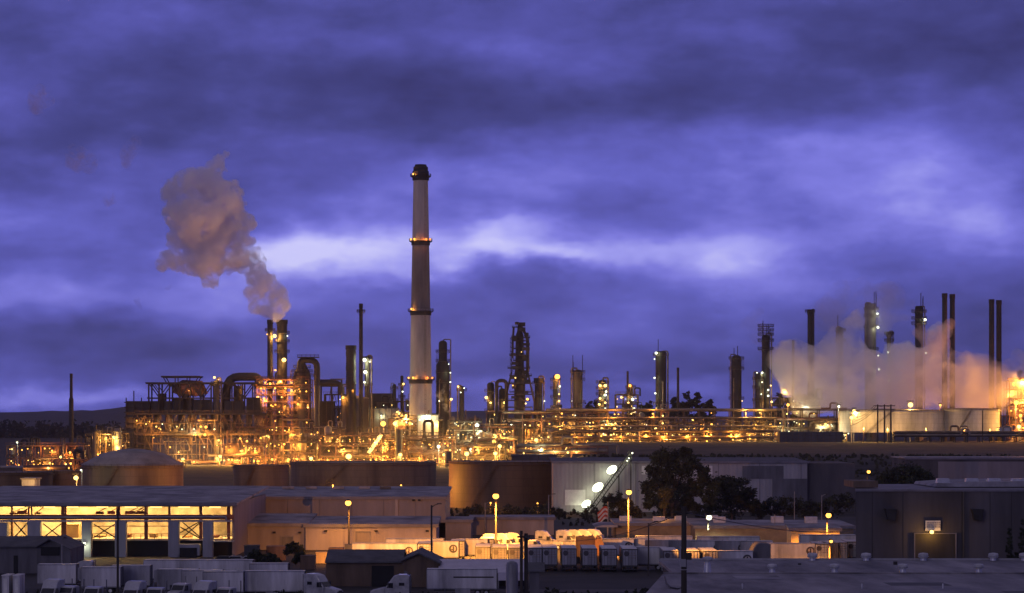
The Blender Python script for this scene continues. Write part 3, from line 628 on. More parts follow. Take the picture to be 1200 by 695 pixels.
# ---- coker at the left: block tower, truss gallery, ducts
def coker():
    D = 1385; k = D/F; z0 = gz(XX(230, D), D)
    root = thing('coker_structure', 'long dark steel structure with a trussed gallery along its top, left of the twin stacks', 'steel structure', (XX(230, D), D, z0))
    bx = lambda b, a, c, t, u, y0=0, y1=10: b.box(XX(a, D), XX(c, D), D+y0, D+y1, ZZ(u, D), ZZ(t, D))
    # gallery truss
    for yy in (D+1, D+13):
        b = MB(); A = lambda px, py: (XX(px, D), yy, ZZ(py, D))
        b.beam(A(170.5, 449), A(303, 449), 1.0); b.beam(A(172, 466.5), A(303, 466.5), .7)
        xs = [174+i*12.2 for i in range(11)]
        for i, px in enumerate(xs):
            b.beam(A(px, 449), A(px, 484), .8)
            if i < len(xs)-1:
                if i % 2 == 0: b.beam(A(px, 449), A(px+12.2, 466), .55); b.beam(A(px+6, 449), A(px+12.2, 458), .4)
                else: b.beam(A(px+12.2, 449), A(px, 466), .55)
        b.beam(A(189, 441.5), A(234, 441.5), 1.0); b.beam(A(191, 442), A(195, 449), .5); b.beam(A(232, 442), A(228, 449), .5); b.beam(A(205, 442), A(205, 449), .5); b.beam(A(219, 442), A(219, 449), .5)
        b.build('truss', 'dark_steel', root)
    b = MB(); bx(b, 188.5, 234.5, 440.5, 441.6, 0, 14); b.build('roof', 'dark_steel', root)
    b = MB(); bx(b, 170, 304, 448, 448.8, 0, 14); b.build('deck', 'dark_steel', root)
    for (t, n) in ((484, 0), (508, 1)):
        b = MB(); bx(b, 158, 312, t, t+2.0, -1.5, 24); p = b.build('deck', 'dark_steel' if n == 0 else 'steel', root)
        MB().rail([(XX(158, D), D-1.4, ZZ(t, D)), (XX(312, D), D-1.4, ZZ(t, D))], 1.4, .16, 2.5).build('railing', 'steel', p)
    # block tower
    b = MB(); bx(b, 146.5, 175, 470, 545, 2, 14); b.build('tower_block', 'column_dark', root)
    b = MB()
    for i in range(12): bx(b, 145.5, 176, 471+i*6, 472+i*6, 0, 15)
    for px in (147, 156, 165, 174): bx(b, px, px+1, 466 if px != 156 else 458, 545, .6, 1.6)
    b.build('stair_frame', 'dark_steel', root)
    for (a, c, t, m) in ((176, 200, 470, 'column_dark'), (184, 192, 461, 'soot'), (202, 224, 466, 'soot'), (226, 246, 468, 'column_dark'), (214, 219, 458, 'soot'), (262, 285, 470, 'column_dark'), (288, 305, 466, 'soot')):
        b = MB(); bx(b, a, c, t, 484.3, 3, 11)
        for q in range(int((c-a)/3)): bx(b, a+1+q*3, a+1.6+q*3, t+.6, 483, 2.7, 3)
        b.build('machine_house', m, root)
    rnd = random.Random(8)
    for i, px in enumerate((182, 196, 210, 222, 236, 248, 262, 276, 290, 302)):
        r = rnd.uniform(1.6, 3.0); x = XX(px, D); y = D+8
        MB().lathe(x, y, [(r*.3, ZZ(505, D)), (r, ZZ(499, D)), (r, ZZ(487, D)), (r*.8, ZZ(485.4, D)), (r*.2, ZZ(484.6, D))], 16).build('drum', rnd.choice(['column_dark', 'column_mid', 'vessel']), root, smooth=True)
    b = MB()
    for i in range(17):
        px = 160+i*9.2; bx(b, px, px+.9, 484, 548, 0, .45+0)
        bx(b, px, px+.9, 484, 548, 20, 20.5)
        if i < 16:
            A = lambda px, py: (XX(px, D), D-.1, ZZ(py, D))
            if rnd.random() < .75: b.beam(A(px+.5, 486), A(px+9.6, 508), .35)
            if rnd.random() < .6: b.beam(A(px+9.6, 486), A(px+.5, 508), .35)
            if rnd.random() < .5: b.beam(A(px+.5, 510), A(px+9.6, 530), .35)
    for t in (496, 520, 532): bx(b, 160, 308, t, t+.8, -.2, .3)
    b.build('frame', 'steel', root)
    for i in range(26):
        a = rnd.uniform(160, 285); c = a+rnd.uniform(10, 45); t = rnd.uniform(488, 544); u = t+rnd.choice([-1, 1])*rnd.uniform(6, 18); u = max(486, min(546, u)); y = D+rnd.uniform(-1.2, 6)
        MB().pipe([(XX(a, D), y, ZZ(t, D)), (XX(c, D), y, ZZ(t, D)), (XX(c, D), y, ZZ(u, D))], rnd.choice([.25, .35, .5, .8]), 8).build('pipe', rnd.choice(['pipe', 'steel', 'rust_steel', 'insul']), root, smooth=True)
    # hooded vessel under the truss
    x = XX(221, D); b = MB(); b.tube([(XX(206, D), D+6, ZZ(462, D)), (XX(208, D), D+6, ZZ(457, D)), (XX(213, D), D+6, ZZ(454.5, D)), (XX(232, D), D+6, ZZ(455, D)), (XX(234, D), D+6, ZZ(463, D))], [3, 4, 4.4, 4.4, 4], 16)
    b.build('hooded_vessel', 'rust_steel', root, smooth=True)
    L_ = [(161, 493, 'o', .6), (172, 497, 'y', .6), (176, 494, 'o', .5), (184, 500, 'y', .7), (187, 502, 'o', .5), (191, 497, 'w', .5), (181, 513, 'o', .5), (189, 503, 'y', .5), (208, 500, 'y', .6), (214, 503, 'w', .6), (228, 503, 'w', .8), (236, 500, 'o', 1.0), (242, 500.5, 'o', 1.2), (230, 509.5, 'o', 1.0), (241, 509.5, 'o', 1.3), (252, 503, 'w', .7), (257, 516, 'y', .9), (200, 524, 'o', .8), (210, 530, 'y', .8), (215, 538, 'y', 1.3), (219, 550, 'o', 1.3), (225.5, 548, 'o', 1.2), (231.5, 551, 'y', 1.5), (209, 542, 'o', .8), (228, 541, 'y', .7), (240, 524, 'w', .5), (258.5, 535, 'y', 1.5), (266, 537, 'o', .8), (273, 535, 'w', .6), (282, 534.5, 'o', 1.0), (285, 530, 'w', .8), (293, 530, 'w', .7), (276, 519, 'o', 1.3), (282, 514, 'o', 1.0), (290, 517, 'o', 1.0), (255, 522, 'y', .5), (262, 551, 'w', .5), (266, 552, 'y', .6), (252, 448, 'o', 0)]
    for i, (px, py, c, r) in enumerate(L_):
        if r: lamp(root, (XX(px, D), D-2.6, ZZ(py, D)), r*.8, c, (6500*r if i % 2 == 0 or r >= 1 else 0))
    lamp(root, (XX(222, D), D-2, ZZ(458, D)), .3, 'o', 900)
coker()
arch_pipe('fat black duct bending over from the coker gallery towards the twin stacks', [(265, 486), (266, 441.5), (303, 441.5), (304, 455)], 2.3, 1394, 'soot', feet=False)
arch_pipe('fat upright duct on the right half of the coker structure', [(279, 452), (278, 486), (278, 500)], 2.4, 1392, 'column_dark', feet=False)
column('small round-topped vessel with a lamp on the coker gallery', 254, 7.5, 445, 484, 1387, (450,), 'dome', 'column_mid', ((-2, 442.5, 'y', .9, 1500), (3, 445, 'o', .4)), 1, name='vessel', cat='vessel', group=None)

# ---- reactor under the twin stacks
process_unit('glowing reactor structure beneath the twin stacks, decks ringed in amber light', 301, 362, 444, D=1392, depth=24, seed=12, levels=11, bays=6, nl=34, lmix='ooooy', lit=16, watt=5200, vessels=14, pipes=20, m='rust_steel', solid=.22, lampr=(.45, 1.0))
rt = thing('ring_deck', 'amber-lit curved top deck of the reactor beneath the twin stacks', 'deck', (XX(327, 1388), 1388, ZZ(450, 1388)), None)
for (py, w) in ((446, 30), (453, 33)):
    x = XX(328, 1400); r = w*1400/F
    MB().lathe(x, 1400, [(r*.55, ZZ(py, 1400)-.1), (r*.95, ZZ(py, 1400)), (r*.95, ZZ(py, 1400)+.7), (r*.55, ZZ(py, 1400)+.6)], 36).build('deck', 'rust_steel', rt)
    q = MB(); q.rail([(x+r*.95*math.cos(a/18*PI), 1400+r*.95*math.sin(a/18*PI), ZZ(py, 1400)+.7) for a in range(37)], 1.4, .16, 2.5); q.build('railing', 'steel', rt)
for i, px in enumerate((305, 310, 322, 327, 334, 341, 352, 359)):
    p = Vector((XX(px, 1385), 1400-math.sqrt(max(9, (30*.466)**2*.95-(XX(px, 1385)-XX(328, 1400))**2)), ZZ(448.5 if i % 2 else 455, 1385))); lamp(rt, p, .7, 'o', 5200)
# cone-topped vessel and the duct to the right of the stacks
x = XX(354, 1396); v = thing('cone_vessel', 'black cone-shouldered vessel between the twin stacks and the arched duct', 'vessel', (x, 1396, gz(x, 1396)))
MB().lathe(x, 1396, [(4.8, gz(x, 1396)), (4.8, ZZ(441, 1396)), (4.2, ZZ(435, 1396)), (2.4, ZZ(429, 1396)), (1.6, ZZ(424, 1396)), (.4, ZZ(423, 1396))], 20).build('shell', 'column_dark', v, smooth=True)
for py, r in ((441, 4.9), (436, 4.3), (431, 3.2)): ring_platform(v, x, 1396, ZZ(py, 1396), r, 1.5, 'dark_steel')
arch_pipe('squared duct arch with a platform on it, right of the twin stacks', [(351.5, 435), (351.5, 422), (371.5, 422), (371.5, 470)], 1.7, 1392, 'soot', feet=False)
pl = thing('duct_platform', 'railed platform on top of the squared duct arch', 'platform', (XX(361, 1390), 1390, ZZ(420, 1390)))
MB().box(XX(349, 1390), XX(374, 1390), 1387.5, 1392.5, ZZ(419.4, 1390), ZZ(418.2, 1390)).build('deck', 'dark_steel', pl); MB().rail([(XX(349, 1390), 1387.5, ZZ(418.5, 1390)), (XX(374, 1390), 1387.5, ZZ(418.5, 1390))], 1.3, .2, 2).build('railing', 'dark_steel', pl)
st = stack('fat grey standpipe dropping in front of the process area below the squared duct', 371.5, 6.8, 452, 1380, 'column_mid', cap=False, group=None, name='standpipe')
arch_pipe('low horizontal duct turning down, left of the wide flat-topped stack', [(374, 449), (399, 449), (400.5, 462)], 1.5, 1394, 'column_dark', feet=False)
pl = pipe_rack('railed walkway above the low horizontal duct', 376, 400, (444.5, 452), 1396, 5, 3, 0, pipes=3, m='dark_steel')

# ---- buildings and heaters behind the glow
def block_house(label, px0, px1, yt, yb, D, m, depth=14, roof='flat', group='boxy heaters and equipment houses', lamps=(), zb=None, ribs=True, rm='roof_dark', name='equipment_house', cat='equipment house'):
    x0, x1 = XX(px0, D), XX(px1, D); z1 = ZZ(yt, D); z0 = gz((x0+x1)/2, D)-.3 if zb is None else zb
    root = thing(name, label, cat, ((x0+x1)/2, D+depth/2, z0), group)
    MB().box(x0, x1, D, D+depth, z0, z1).build('wall', m, root)
    r = MB()
    if roof == 'flat': r.box(x0-.4, x1+.4, D-.4, D+depth+.4, z1, z1+.5)
    elif roof == 'slope': r.prism([(x0-.3, z1), (x1+.3, z1), (x1+.3, z1+.4), (x0+(x1-x0)*.35, z1+2.2), (x0-.3, z1+1.4)], 'y', D-.3, D+depth+.3)
    r.build('roof', rm, root)
    if ribs:
        b = MB(); n = max(2, int((x1-x0)/3))
        for i in range(n+1): x = x0+(x1-x0)*i/n; b.box(x-.18, x+.18, D-.25, D-.003, z0, z1-.05)
        for q in (.33, .66): b.box(x0, x1, D-.15, D-.004, z0+(z1-z0)*q, z0+(z1-z0)*q+.3)
        b.build('stiffener', 'steel', root)
    for (px, py, c, r_, wv) in lamps: lamp(root, (XX(px, D), D-1.2, ZZ(py, D)), r_, c, wv)
    return root
block_house('black block behind the standpipe', 374, 391, 471, 0, 1410, 'soot')
block_house('grey heater box right of the black block', 400, 431, 467, 0, 1400, 'column_mid', roof='slope', rm='column_pale', lamps=((402, 466, 'o', 1.1, 2600), (414, 456.5, 'o', 1.2, 2200)))
block_house('pale heater box with a low lit band behind the amber haze of pipes', 431, 466, 479, 0, 1412, 'column_pale', lamps=((447, 487, 'w', .5, 900),))
block_house('dim grey block behind the heater boxes', 432, 460, 462, 0, 1440, 'column_mid')
process_unit('cluttered dark unit with many thin vents left of the tall chimney', 440, 480, 470, D=1425, depth=16, seed=3, nl=9, lmix='wyo', lit=3, watt=1600, vessels=8, pipes=10, levels=6, bays=5)
process_unit('small tangle of dark pipes between the standpipe and the heater boxes', 380, 404, 462, D=1415, depth=12, seed=5, nl=6, lmix='oow', lit=3, watt=1600, vessels=5, pipes=8, levels=5, bays=3)

# ---- bright process area along the bottom of the refinery
U = [
 ('low amber-lit unit behind the small round tank', 262, 304, 520, 1365, 21, 16, 'oooy', 7, 8),
 ('amber-lit unit of stacked decks just right of the twin-stack reactor', 340, 400, 503, 1372, 22, 24, 'ooyo', 11, 10),
 ('low glowing rack of pipes above the long brown tank', 374, 452, 510, 1352, 23, 26, 'oooy', 12, 8),
 ('bright yellow unit around the tall chimney foot', 455, 515, 490, 1378, 24, 30, 'oyyw', 11, 10),
 ('amber unit in front of the bright yellow one, above the end of the long tank', 440, 530, 514, 1350, 25, 26, 'oooy', 11, 9),
 ('brilliantly lit white and yellow unit right of the tall chimney', 525, 560, 492, 1384, 26, 28, 'ywyw', 10, 8),
 ('dark red boxed unit left of the long steel rack', 556, 602, 500, 1366, 27, 12, 'oy', 5, 7),
 ('low amber unit above the left half of the brown tank', 520, 588, 523, 1345, 28, 18, 'oooy', 9, 7),
 ('tangled dim unit at the feet of the tallest dark tower', 570, 640, 484, 1398, 29, 14, 'yoy', 5, 10),
 ('unit with a strip of bright yellow light above the brown tank', 618, 668, 508, 1352, 30, 16, 'yyo', 7, 8),
]
for (lb, a, c, t, D, sd, n, mix, lit, ves) in U:
    process_unit(lb, a, c, t, D=D, depth=20, seed=sd, nl=n, lmix=mix, lit=lit, watt=5600, vessels=ves, pipes=14+int((c-a)/5), m=['steel', 'rust_steel'][sd % 2], solid=.3, lampr=(.35, .85))
# big exposed lamps
def area_light(label, px, py, D, c, r, wv, zb=None):
    p = PT(px, py, D); g = gz(p.x, D) if zb is None else zb; root = thing('area_light', label, 'lamp post', (p.x, D+1, g), 'tall lamp posts inside the refinery')
    MB().tube([(p.x, D+1.4, g), (p.x, D+1.4, p.z+r+.5)], [.28, .16], 8).build('pole', 'pole_metal', root)
    MB().box(p.x-r*.9, p.x+r*.9, D-.6, D+1.6, p.z+r*.95, p.z+r*.95+.4).build('lamp_housing', 'dark_steel', root); lamp(root, p, r, c, wv)
for (lb, px, py, D, c, r, w) in (
  ('biggest amber lamp above the long brown tank', 408.5, 535, 1340, 'y', 2.1, 15000), ('amber lamp at the left end of the long brown tank', 364.5, 537.5, 1342, 'y', 1.4, 9000),
  ('small amber lamp between the two brown tanks', 338, 539, 1340, 'o', 1.2, 8000), ('pale lamp above the right end of the long brown tank', 469, 533, 1338, 'y', 1.4, 9000),
  ('white lamp on a pole above the tank gap', 514, 523.5, 1340, 'w', 1.2, 6000), ('lamp low over the narrow gap between the long tanks', 520, 533, 1336, 'y', 1.0, 5000),
  ('amber lamp above the left part of the right-hand brown tank', 547, 532, 1336, 'y', 1.6, 9000), ('upper one of two close amber lamps above the right-hand brown tank', 585.5, 523, 1338, 'y', 1.4, 8000),
  ('lower one of two close amber lamps above the right-hand brown tank', 580.5, 531.5, 1336, 'y', 1.4, 8000), ('bright lamp in the yellow strip right of the tower feet', 628.5, 515.5, 1340, 'y', 1.2, 7000),
  ('small amber lamp high above the two close lamps', 578.5, 516.5, 1345, 'o', .8, 3000), ('glaring amber lamp below the pale heater box', 449, 496.5, 1360, 'o', 2.0, 9000),
  ('glaring yellow lamp left of the tall chimney foot', 463, 496.5, 1362, 'y', 1.6, 8000), ('small amber lamp right below the tall chimney foot', 480.5, 496, 1360, 'o', 1.1, 4000),
  ('topmost yellow lamp in the lit frame left of the tall chimney', 466.5, 484, 1400, 'y', 1.7, 5000), ('brightest white lamp right of the tall chimney', 559, 498, 1370, 'w', 1.6, 9000)):
    area_light(lb, px, py, D, c, r, w)
# white lit panel house at the chimney foot
block_house('small pale house glowing yellow at the tall chimney foot', 489, 514, 487, 0, 1374, 'tank_white', 8, zb=None, lamps=((500, 487, 'w', .7, 3500), (512, 495, 'y', 1.2, 5000), (492, 492, 'w', .6, 0)), ribs=True)
arch_pipe('small black pipe arch in front of the glowing chimney-foot house', [(497, 505), (497, 493), (507, 493), (507, 505)], .8, 1368)
st = stack('stubby grey cylinder standing before the amber unit, left of the tall chimney', 467.5, 9, 503, 1342, 'column_mid', cap=False, group=None, name='standpipe')
st = stack('stubby grey cylinder beside the gap between the two long tanks', 526, 9.5, 529, 1330, 'column_mid', cap=False, group=None, name='standpipe')
# diagonal lit conveyor in the process area
cv = thing('inclined_conveyor', 'short inclined amber-lit conveyor among the pipes above the long tank', 'conveyor', tuple(PT(450, 515, 1348)))
MB().beam(PT(432, 531, 1345), PT(447, 509, 1345), 1.4, 1.8).build('gallery', 'tank_white', cv); MB().beam(PT(432, 541, 1345), PT(432, 531, 1345), .6).build('leg', 'steel', cv); MB().beam(PT(447, 541, 1345), PT(447, 509, 1345), .6).build('leg', 'steel', cv)
for px, py in ((434, 526), (440, 517), (445, 511)): lamp(cv, PT(px, py, 1342), .7, 'y', 3500)

# ---- long steel racks on the terrace, to the right
pipe_rack('left upper pipe rack of pinkish beams in front of the tallest dark tower', 590, 702, (484, 493), 1376, 8, 41, 6, 'wy', 'rust_steel', 10, lit=2, zbase=3)
pipe_rack('long three-level pipe rack running right behind the big tree', 640, 910, (481, 490, 500), 1370, 9, 42, 26, 'yyo', 'steel', 8, lit=9, watt=4200, pipes=22)
pipe_rack('lower pipe rack at the edge of the terrace', 650, 905, (506, 513), 1350, 7, 43, 18, 'yoo', 'steel', 7, lit=8, watt=4200, pipes=18)
R = [('yellow-lit unit behind the racks, left part', 700, 760, 494, 1390, 51, 18, 'yyw'), ('yellow-lit unit behind the racks, middle part', 762, 830, 496, 1392, 52, 22, 'yyo'), ('amber-lit unit behind the racks above the fence', 832, 905, 494, 1390, 53, 20, 'oyy'), ('dim unit behind the racks, beside the tower feet', 640, 698, 490, 1388, 54, 10, 'oy')]
for (lb, a, c, t, D, sd, n, mix) in R:
    process_unit(lb, a, c, t, D=D, depth=18, seed=sd, nl=n, lmix=mix, lit=8, watt=4300, vessels=9, pipes=18, m='steel', solid=.3, lampr=(.4, .85), topclutter=False)
pipe_rack('pipe rack with dim railings leading right towards the white tanks', 900, 1000, (480, 492, 503), 1380, 9, 44, 10, 'yw', 'steel', 9, lit=4, watt=3200, pipes=12)
process_unit('dim lattice unit left of the white tanks, half hidden by steam', 905, 960, 466, D=1400, depth=16, seed=57, nl=12, lmix='yww', lit=5, watt=2200, vessels=7, pipes=12, m='dark_steel', levels=6, bays=6, solid=.35)
process_unit('low unit with white lamps at the left foot of the white tanks', 955, 992, 494, D=1372, depth=12, seed=58, nl=9, lmix='wwy', lit=5, watt=3600, vessels=6, pipes=8, m='steel')
process_unit('amber-blazing frame at the right edge of the refinery', 1183, 1212, 446, D=1385, depth=16, seed=59, nl=16, lmix='ooo', lit=9, watt=7500, vessels=7, pipes=12, m='rust_steel', levels=7, bays=3, solid=.3, lampr=(.6, 1.3))
block_house('dark low building on the terrace left of the white tanks', 914, 987, 507, 0, 1320, 'dark_wall', 14, rm='roof_dark', group=None, name='low_building', cat='building')
for (lb, px, py, D, c, r, w) in (('amber lamp above the left end of the white tanks', 1067, 474.5, 1350, 'y', 1.9, 9000), ('lamp over the lit pipes left of the white tanks', 998, 489.5, 1340, 'y', 1.3, 9000), ('second lamp left of the white tanks, near their roof', 1001, 481.5, 1352, 'y', 1.3, 9000),
   ('white lamp on a pole left of the white tanks', 983, 476.5, 1345, 'w', .9, 2600), ('amber lamp at the right end of the steam', 1191, 472, 1370, 'o', 1.9, 60000), ('amber lamp low at the right edge', 1194, 500, 1345, 'y', 1.5, 10000), ('amber lamp between the low right-edge lamp and the steam', 1196, 487, 1345, 'o', 1.2, 9000), ('topmost amber lamp at the right edge', 1198, 446, 1380, 'o', 1.3, 36000),
   ('small amber lamp over the middle of the white tank row', 1102, 475, 1372, 'o', .8, 3000), ('amber lamp on a mast left of the steam', 923.5, 474.5, 1345, 'o', 1.1, 3500), ('yellow lamp at the top of the lattice unit left of the steam', 919, 458, 1398, 'y', 1.3, 2600)):
    area_light(lb, px, py, D, c, r, w)

# ---- storage tanks
def tank(label, px0, px1, ytop, D, m='tank', roof=0, yroof=None, zb=None, rm='tank_roof', group='large storage tanks', band=True, shell_z=None, lid='flat'):
    """D = nearest point of the shell"""
    Rr = (px1-px0)/F/2; R_ = D*Rr/(1-Rr); y = D+R_; x = XX((px0+px1)/2, D+R_*.0)*(D+0)/D; x = ((px0+px1)/2-CX)*(D+R_)/F
    z1 = ZZ(ytop, D); z0 = min(gz(x, D), gz(x, y))-.4 if zb is None else zb
    root = thing('storage_tank', label, 'tank', (x, y, z0), group)
    MB().lathe(x, y, [(R_, z0), (R_, z1)], 72).build('shell', m, root, smooth=True)
    if roof: MB().lathe(x, y, [(R_+.25, z1-.1), (R_+.25, z1+.15), (R_*.62, z1+roof*.72), (R_*.22, z1+roof*.97), (.5, z1+roof)], 60).build('roof', rm, root, smooth=True)
    else: MB().lathe(x, y, [(R_-.3, z1-1.8), (R_*.2, z1-1.2)], 60).build('roof', rm, root, smooth=True)
    b = MB(); b.lathe(x, y, [(R_+.02, z1-.9), (R_+.75, z1-.85), (R_+.75, z1-.6), (R_+.02, z1-.55)], 72)
    if band: b.lathe(x, y, [(R_+.015, z0+(z1-z0)*.48), (R_+.14, z0+(z1-z0)*.48), (R_+.14, z0+(z1-z0)*.48+.25), (R_+.015, z0+(z1-z0)*.48+.25)], 72)
    b.build('wind_girder', m, root)
    MB().rail([(x+(R_+.6)*math.cos(a/24*PI), y+(R_+.6)*math.sin(a/24*PI), z1-.6) for a in range(49)], 1.1, .09, 3.5).build('railing', 'steel', root)
    s = MB(); n = 26
    for i in range(n):
        a = -2.2+.5*i/n; zz = z0+(z1-z0)*i/n; p = (x+(R_+.7)*math.cos(a), y+(R_+.7)*math.sin(a), zz); s.cbox(p, .9, .9, .15)
        s.beam((p[0], p[1], zz+.1), (p[0], p[1], zz+1.1), .07)
    s.build('stair', 'steel', root); return root
tank('big domed tank at the left with a pale purple roof', 96.5, 214.5, 546, 800, 'tank', roof=5.2, group='tanks along the front of the refinery')
tank('small round brown tank between the domed tank and the long tank', 273.5, 338.5, 545.5, 870, 'tank', group='tanks along the front of the refinery')
tank('longest low brown tank in front of the amber process area', 340.5, 511.5, 542.5, 900, 'tank', group='tanks along the front of the refinery')
tank('tall brown tank left of the long white warehouse', 526, 662, 541.5, 770, 'tank_brown', group='tanks along the front of the refinery', zb=-.4)
tank('wide pale tank in the left of the row lit yellow under the steam', 984, 1108, 481, 1340, 'tank_white', roof=1.0, group='white tanks under the steam', zb=ZZ(507, 1330), band=False)
tank('pale tank in the right of the row lit yellow under the steam', 1104, 1171, 479.5, 1345, 'tank_white', roof=.8, group='white tanks under the steam', zb=ZZ(507, 1330), band=False)
tank('brown tank half cut by the left edge of the picture', -45, 61, 554, 830, 'tank_brown', group='tanks along the front of the refinery')
tank('dim tank between the left-edge tank and the domed tank', 52, 98, 552, 860, 'tank', group='tanks along the front of the refinery')
for (px, py, wv) in ((1012, 503, 9000), (1040, 504, 10000), (1130, 505, 3500), (1160, 505, 3500), (1085, 504, 5000)):
    p = PT(px, py, 1328); r = thing('floodlight', f'low floodlight shining up the pale tanks, {["at the far left of the row", "behind the triple utility poles", "under the middle of the right tank", "under the right end of the row", "where the two tanks meet"][[1012, 1040, 1130, 1160, 1085].index(px)]}', 'floodlight', (p.x, p.y, gz(p.x, p.y)), 'floodlights at the foot of the white tanks')
    MB().box(p.x-.2, p.x+.2, p.y-.2, p.y+.2, gz(p.x, p.y), p.z+.4).build('post', 'steel', r); lamp(r, p+Vector((0, -.1, .8)), .45, 'y', wv)
pipe_rack('low pipe sleeper way running along the foot of the white tanks', 1048, 1205, (507.5, 511), 1318, 5, 71, 0, pipes=9, m='dark_steel', bay=6)
block_house('small white hut on posts at the right end of the white tanks', 1171, 1186, 501.5, 0, 1322, 'tank_white', 8, zb=ZZ(509, 1322), ribs=False, rm='tank_roof')

pipe_rack('low pipe bridge with small lamps before the left end of the terrace bank', 606, 712, (523, 530), 1015, 6, 91, 9, 'yyw', 'rust_steel', 7, lit=5, watt=1600, pipes=9)
block_house('flat dark house under the low pipe bridge, beside the long white warehouse', 600, 652, 534, 0, 1000, 'dark_wall', 10, rm='roof_dark', group=None, name='low_building', cat='building')
# ---------------------------------------------------------------- warehouses and yards
def building(label, px0, px1, ytop, D, depth, m, zb=0, roof_m='roof_pale', z_back=None, name='warehouse', cat='warehouse', group=None, pan=None, over=.4, gable=None, units=0, seed=0):
    """a long shed: wall facing the yard, roof rising to the back"""
    x0, x1 = XX(px0, D), XX(px1, D); z1 = ZZ(ytop, D); zb_ = z_back if z_back is not None else z1
    root = thing(name, label, cat, ((x0+x1)/2, D+depth/2, zb), group)
    MB().prism([(D, zb), (D+depth, zb), (D+depth, zb_-.05), (D, z1-.05)], 'x', x0, x1).build('wall', m, root)
    MB().prism([(D-over, z1), (D+depth+over, zb_), (D+depth+over, zb_+.35), (D-over, z1+.35)], 'x', x0-over, x1+over).build('roof', roof_m, root)
    b = MB(); b.box(x0-over-.1, x1+over+.1, D-over-.12, D-over-.003, z1-.25, z1+.4); b.build('gutter', 'fascia', root)
    if pan:
        b = MB(); n = int((x1-x0)/pan)
        for i in range(1, n+1): b.box(x0+i*pan-.09, x0+i*pan+.09, D-.12, D-.002, zb, z1-.3)
        b.build('wall_joints', 'fascia', root)
    rnd = random.Random(seed)
    for i in range(units):
        x = x0+(x1-x0)*(i+.5+rnd.uniform(-.2, .2))/units; y = D+depth*rnd.uniform(.3, .6); z = z1+(zb_-z1)*((y-D)/depth)+.36
        MB().box(x-1.3, x+1.3, y-1, y+1, z, z+.9+rnd.random()*.5).build('roof_unit', 'vent_white', root)
    return root
def roll_door(parent, px0, px1, yt, yb, D, m='trailer_dark', zb=0):
    b = MB(); x0, x1 = XX(px0, D), XX(px1, D); z1 = ZZ(yt, D); z0 = max(zb, ZZ(yb, D)); b.box(x0, x1, D-.1, D-.004, z0, z1)
    d = b.build('door', m, parent)
    f = MB(); f.box(x0-.25, x0, D-.2, D-.005, z0, z1+.25); f.box(x1, x1+.25, D-.2, D-.005, z0, z1+.25); f.box(x0, x1, D-.2, D-.005, z1, z1+.25); f.build('frame', 'fascia', d); return d
# A: long grey warehouse behind
A_ = building('long low warehouse wall in grey purple panels, right of the lit open-front hall', 262, 522, 584, 560, 42, 'purple_wall', 0, 'roof_pale', 10.6, pan=7.0, name='warehouse')
for px in (324, 352, 385, 416, 441): b = MB(); b.box(XX(px, 575), XX(px+13, 575), 590, 592.5, 10.7, 11.25); b.build('skylight', 'roof_pale', A_)
b = MB(); b.box(XX(463, 560), XX(466.5, 560), 559.6, 559.95, 0, ZZ(585, 560)).build('downpipe', 'pale_wall', A_)
for px in (483, 490): MB().box(XX(px, 560), XX(px+3, 560), 559.3, 559.95, ZZ(587, 560), ZZ(585, 560)).build('vent', 'black', A_)
# C: lower building before it, in two tones
C_ = building('low flat building with a pale wall before the long grey warehouse', 358, 511, 616.5, 520, 22, 'pale_wall', 0, 'roof_pale', ZZ(616.5, 520)+.9, name='low_building', cat='building', units=0)
roll_door(C_, 418, 433, 624, 640, 520, 'purple_wall')
for px in (380, 439, 499): MB().box(XX(px, 520), XX(px+3.5, 520), 519.4, 519.95, ZZ(623, 520), ZZ(621.3, 520)).build('wall_lamp', 'black', C_)
C2 = building('dim bluish low building left of the pale-walled one', 276, 359, 615.5, 521, 24, 'purple_wall', 0, 'roof_pale', ZZ(615.5, 521)+1.2, name='low_building', cat='building')
roll_door(C2, 330, 343, 629, 642, 521, 'shed_grey')
for px in (320, 350): MB().box(XX(px, 521), XX(px+3, 521), 520.4, 520.95, ZZ(625, 521), ZZ(623, 521)).build('wall_lamp', 'black', C2)
building('dim purple low building right of the pale-walled one', 512, 552, 611, 560, 20, 'purple_wall', 0, 'roof_pale', None, name='low_building', cat='building')
building('peach-lit low wall building left of the big parked trucks', 551, 649, 608, 590, 16, 'pale_wall', 0, 'roof_pale', None, name='low_building', cat='building')

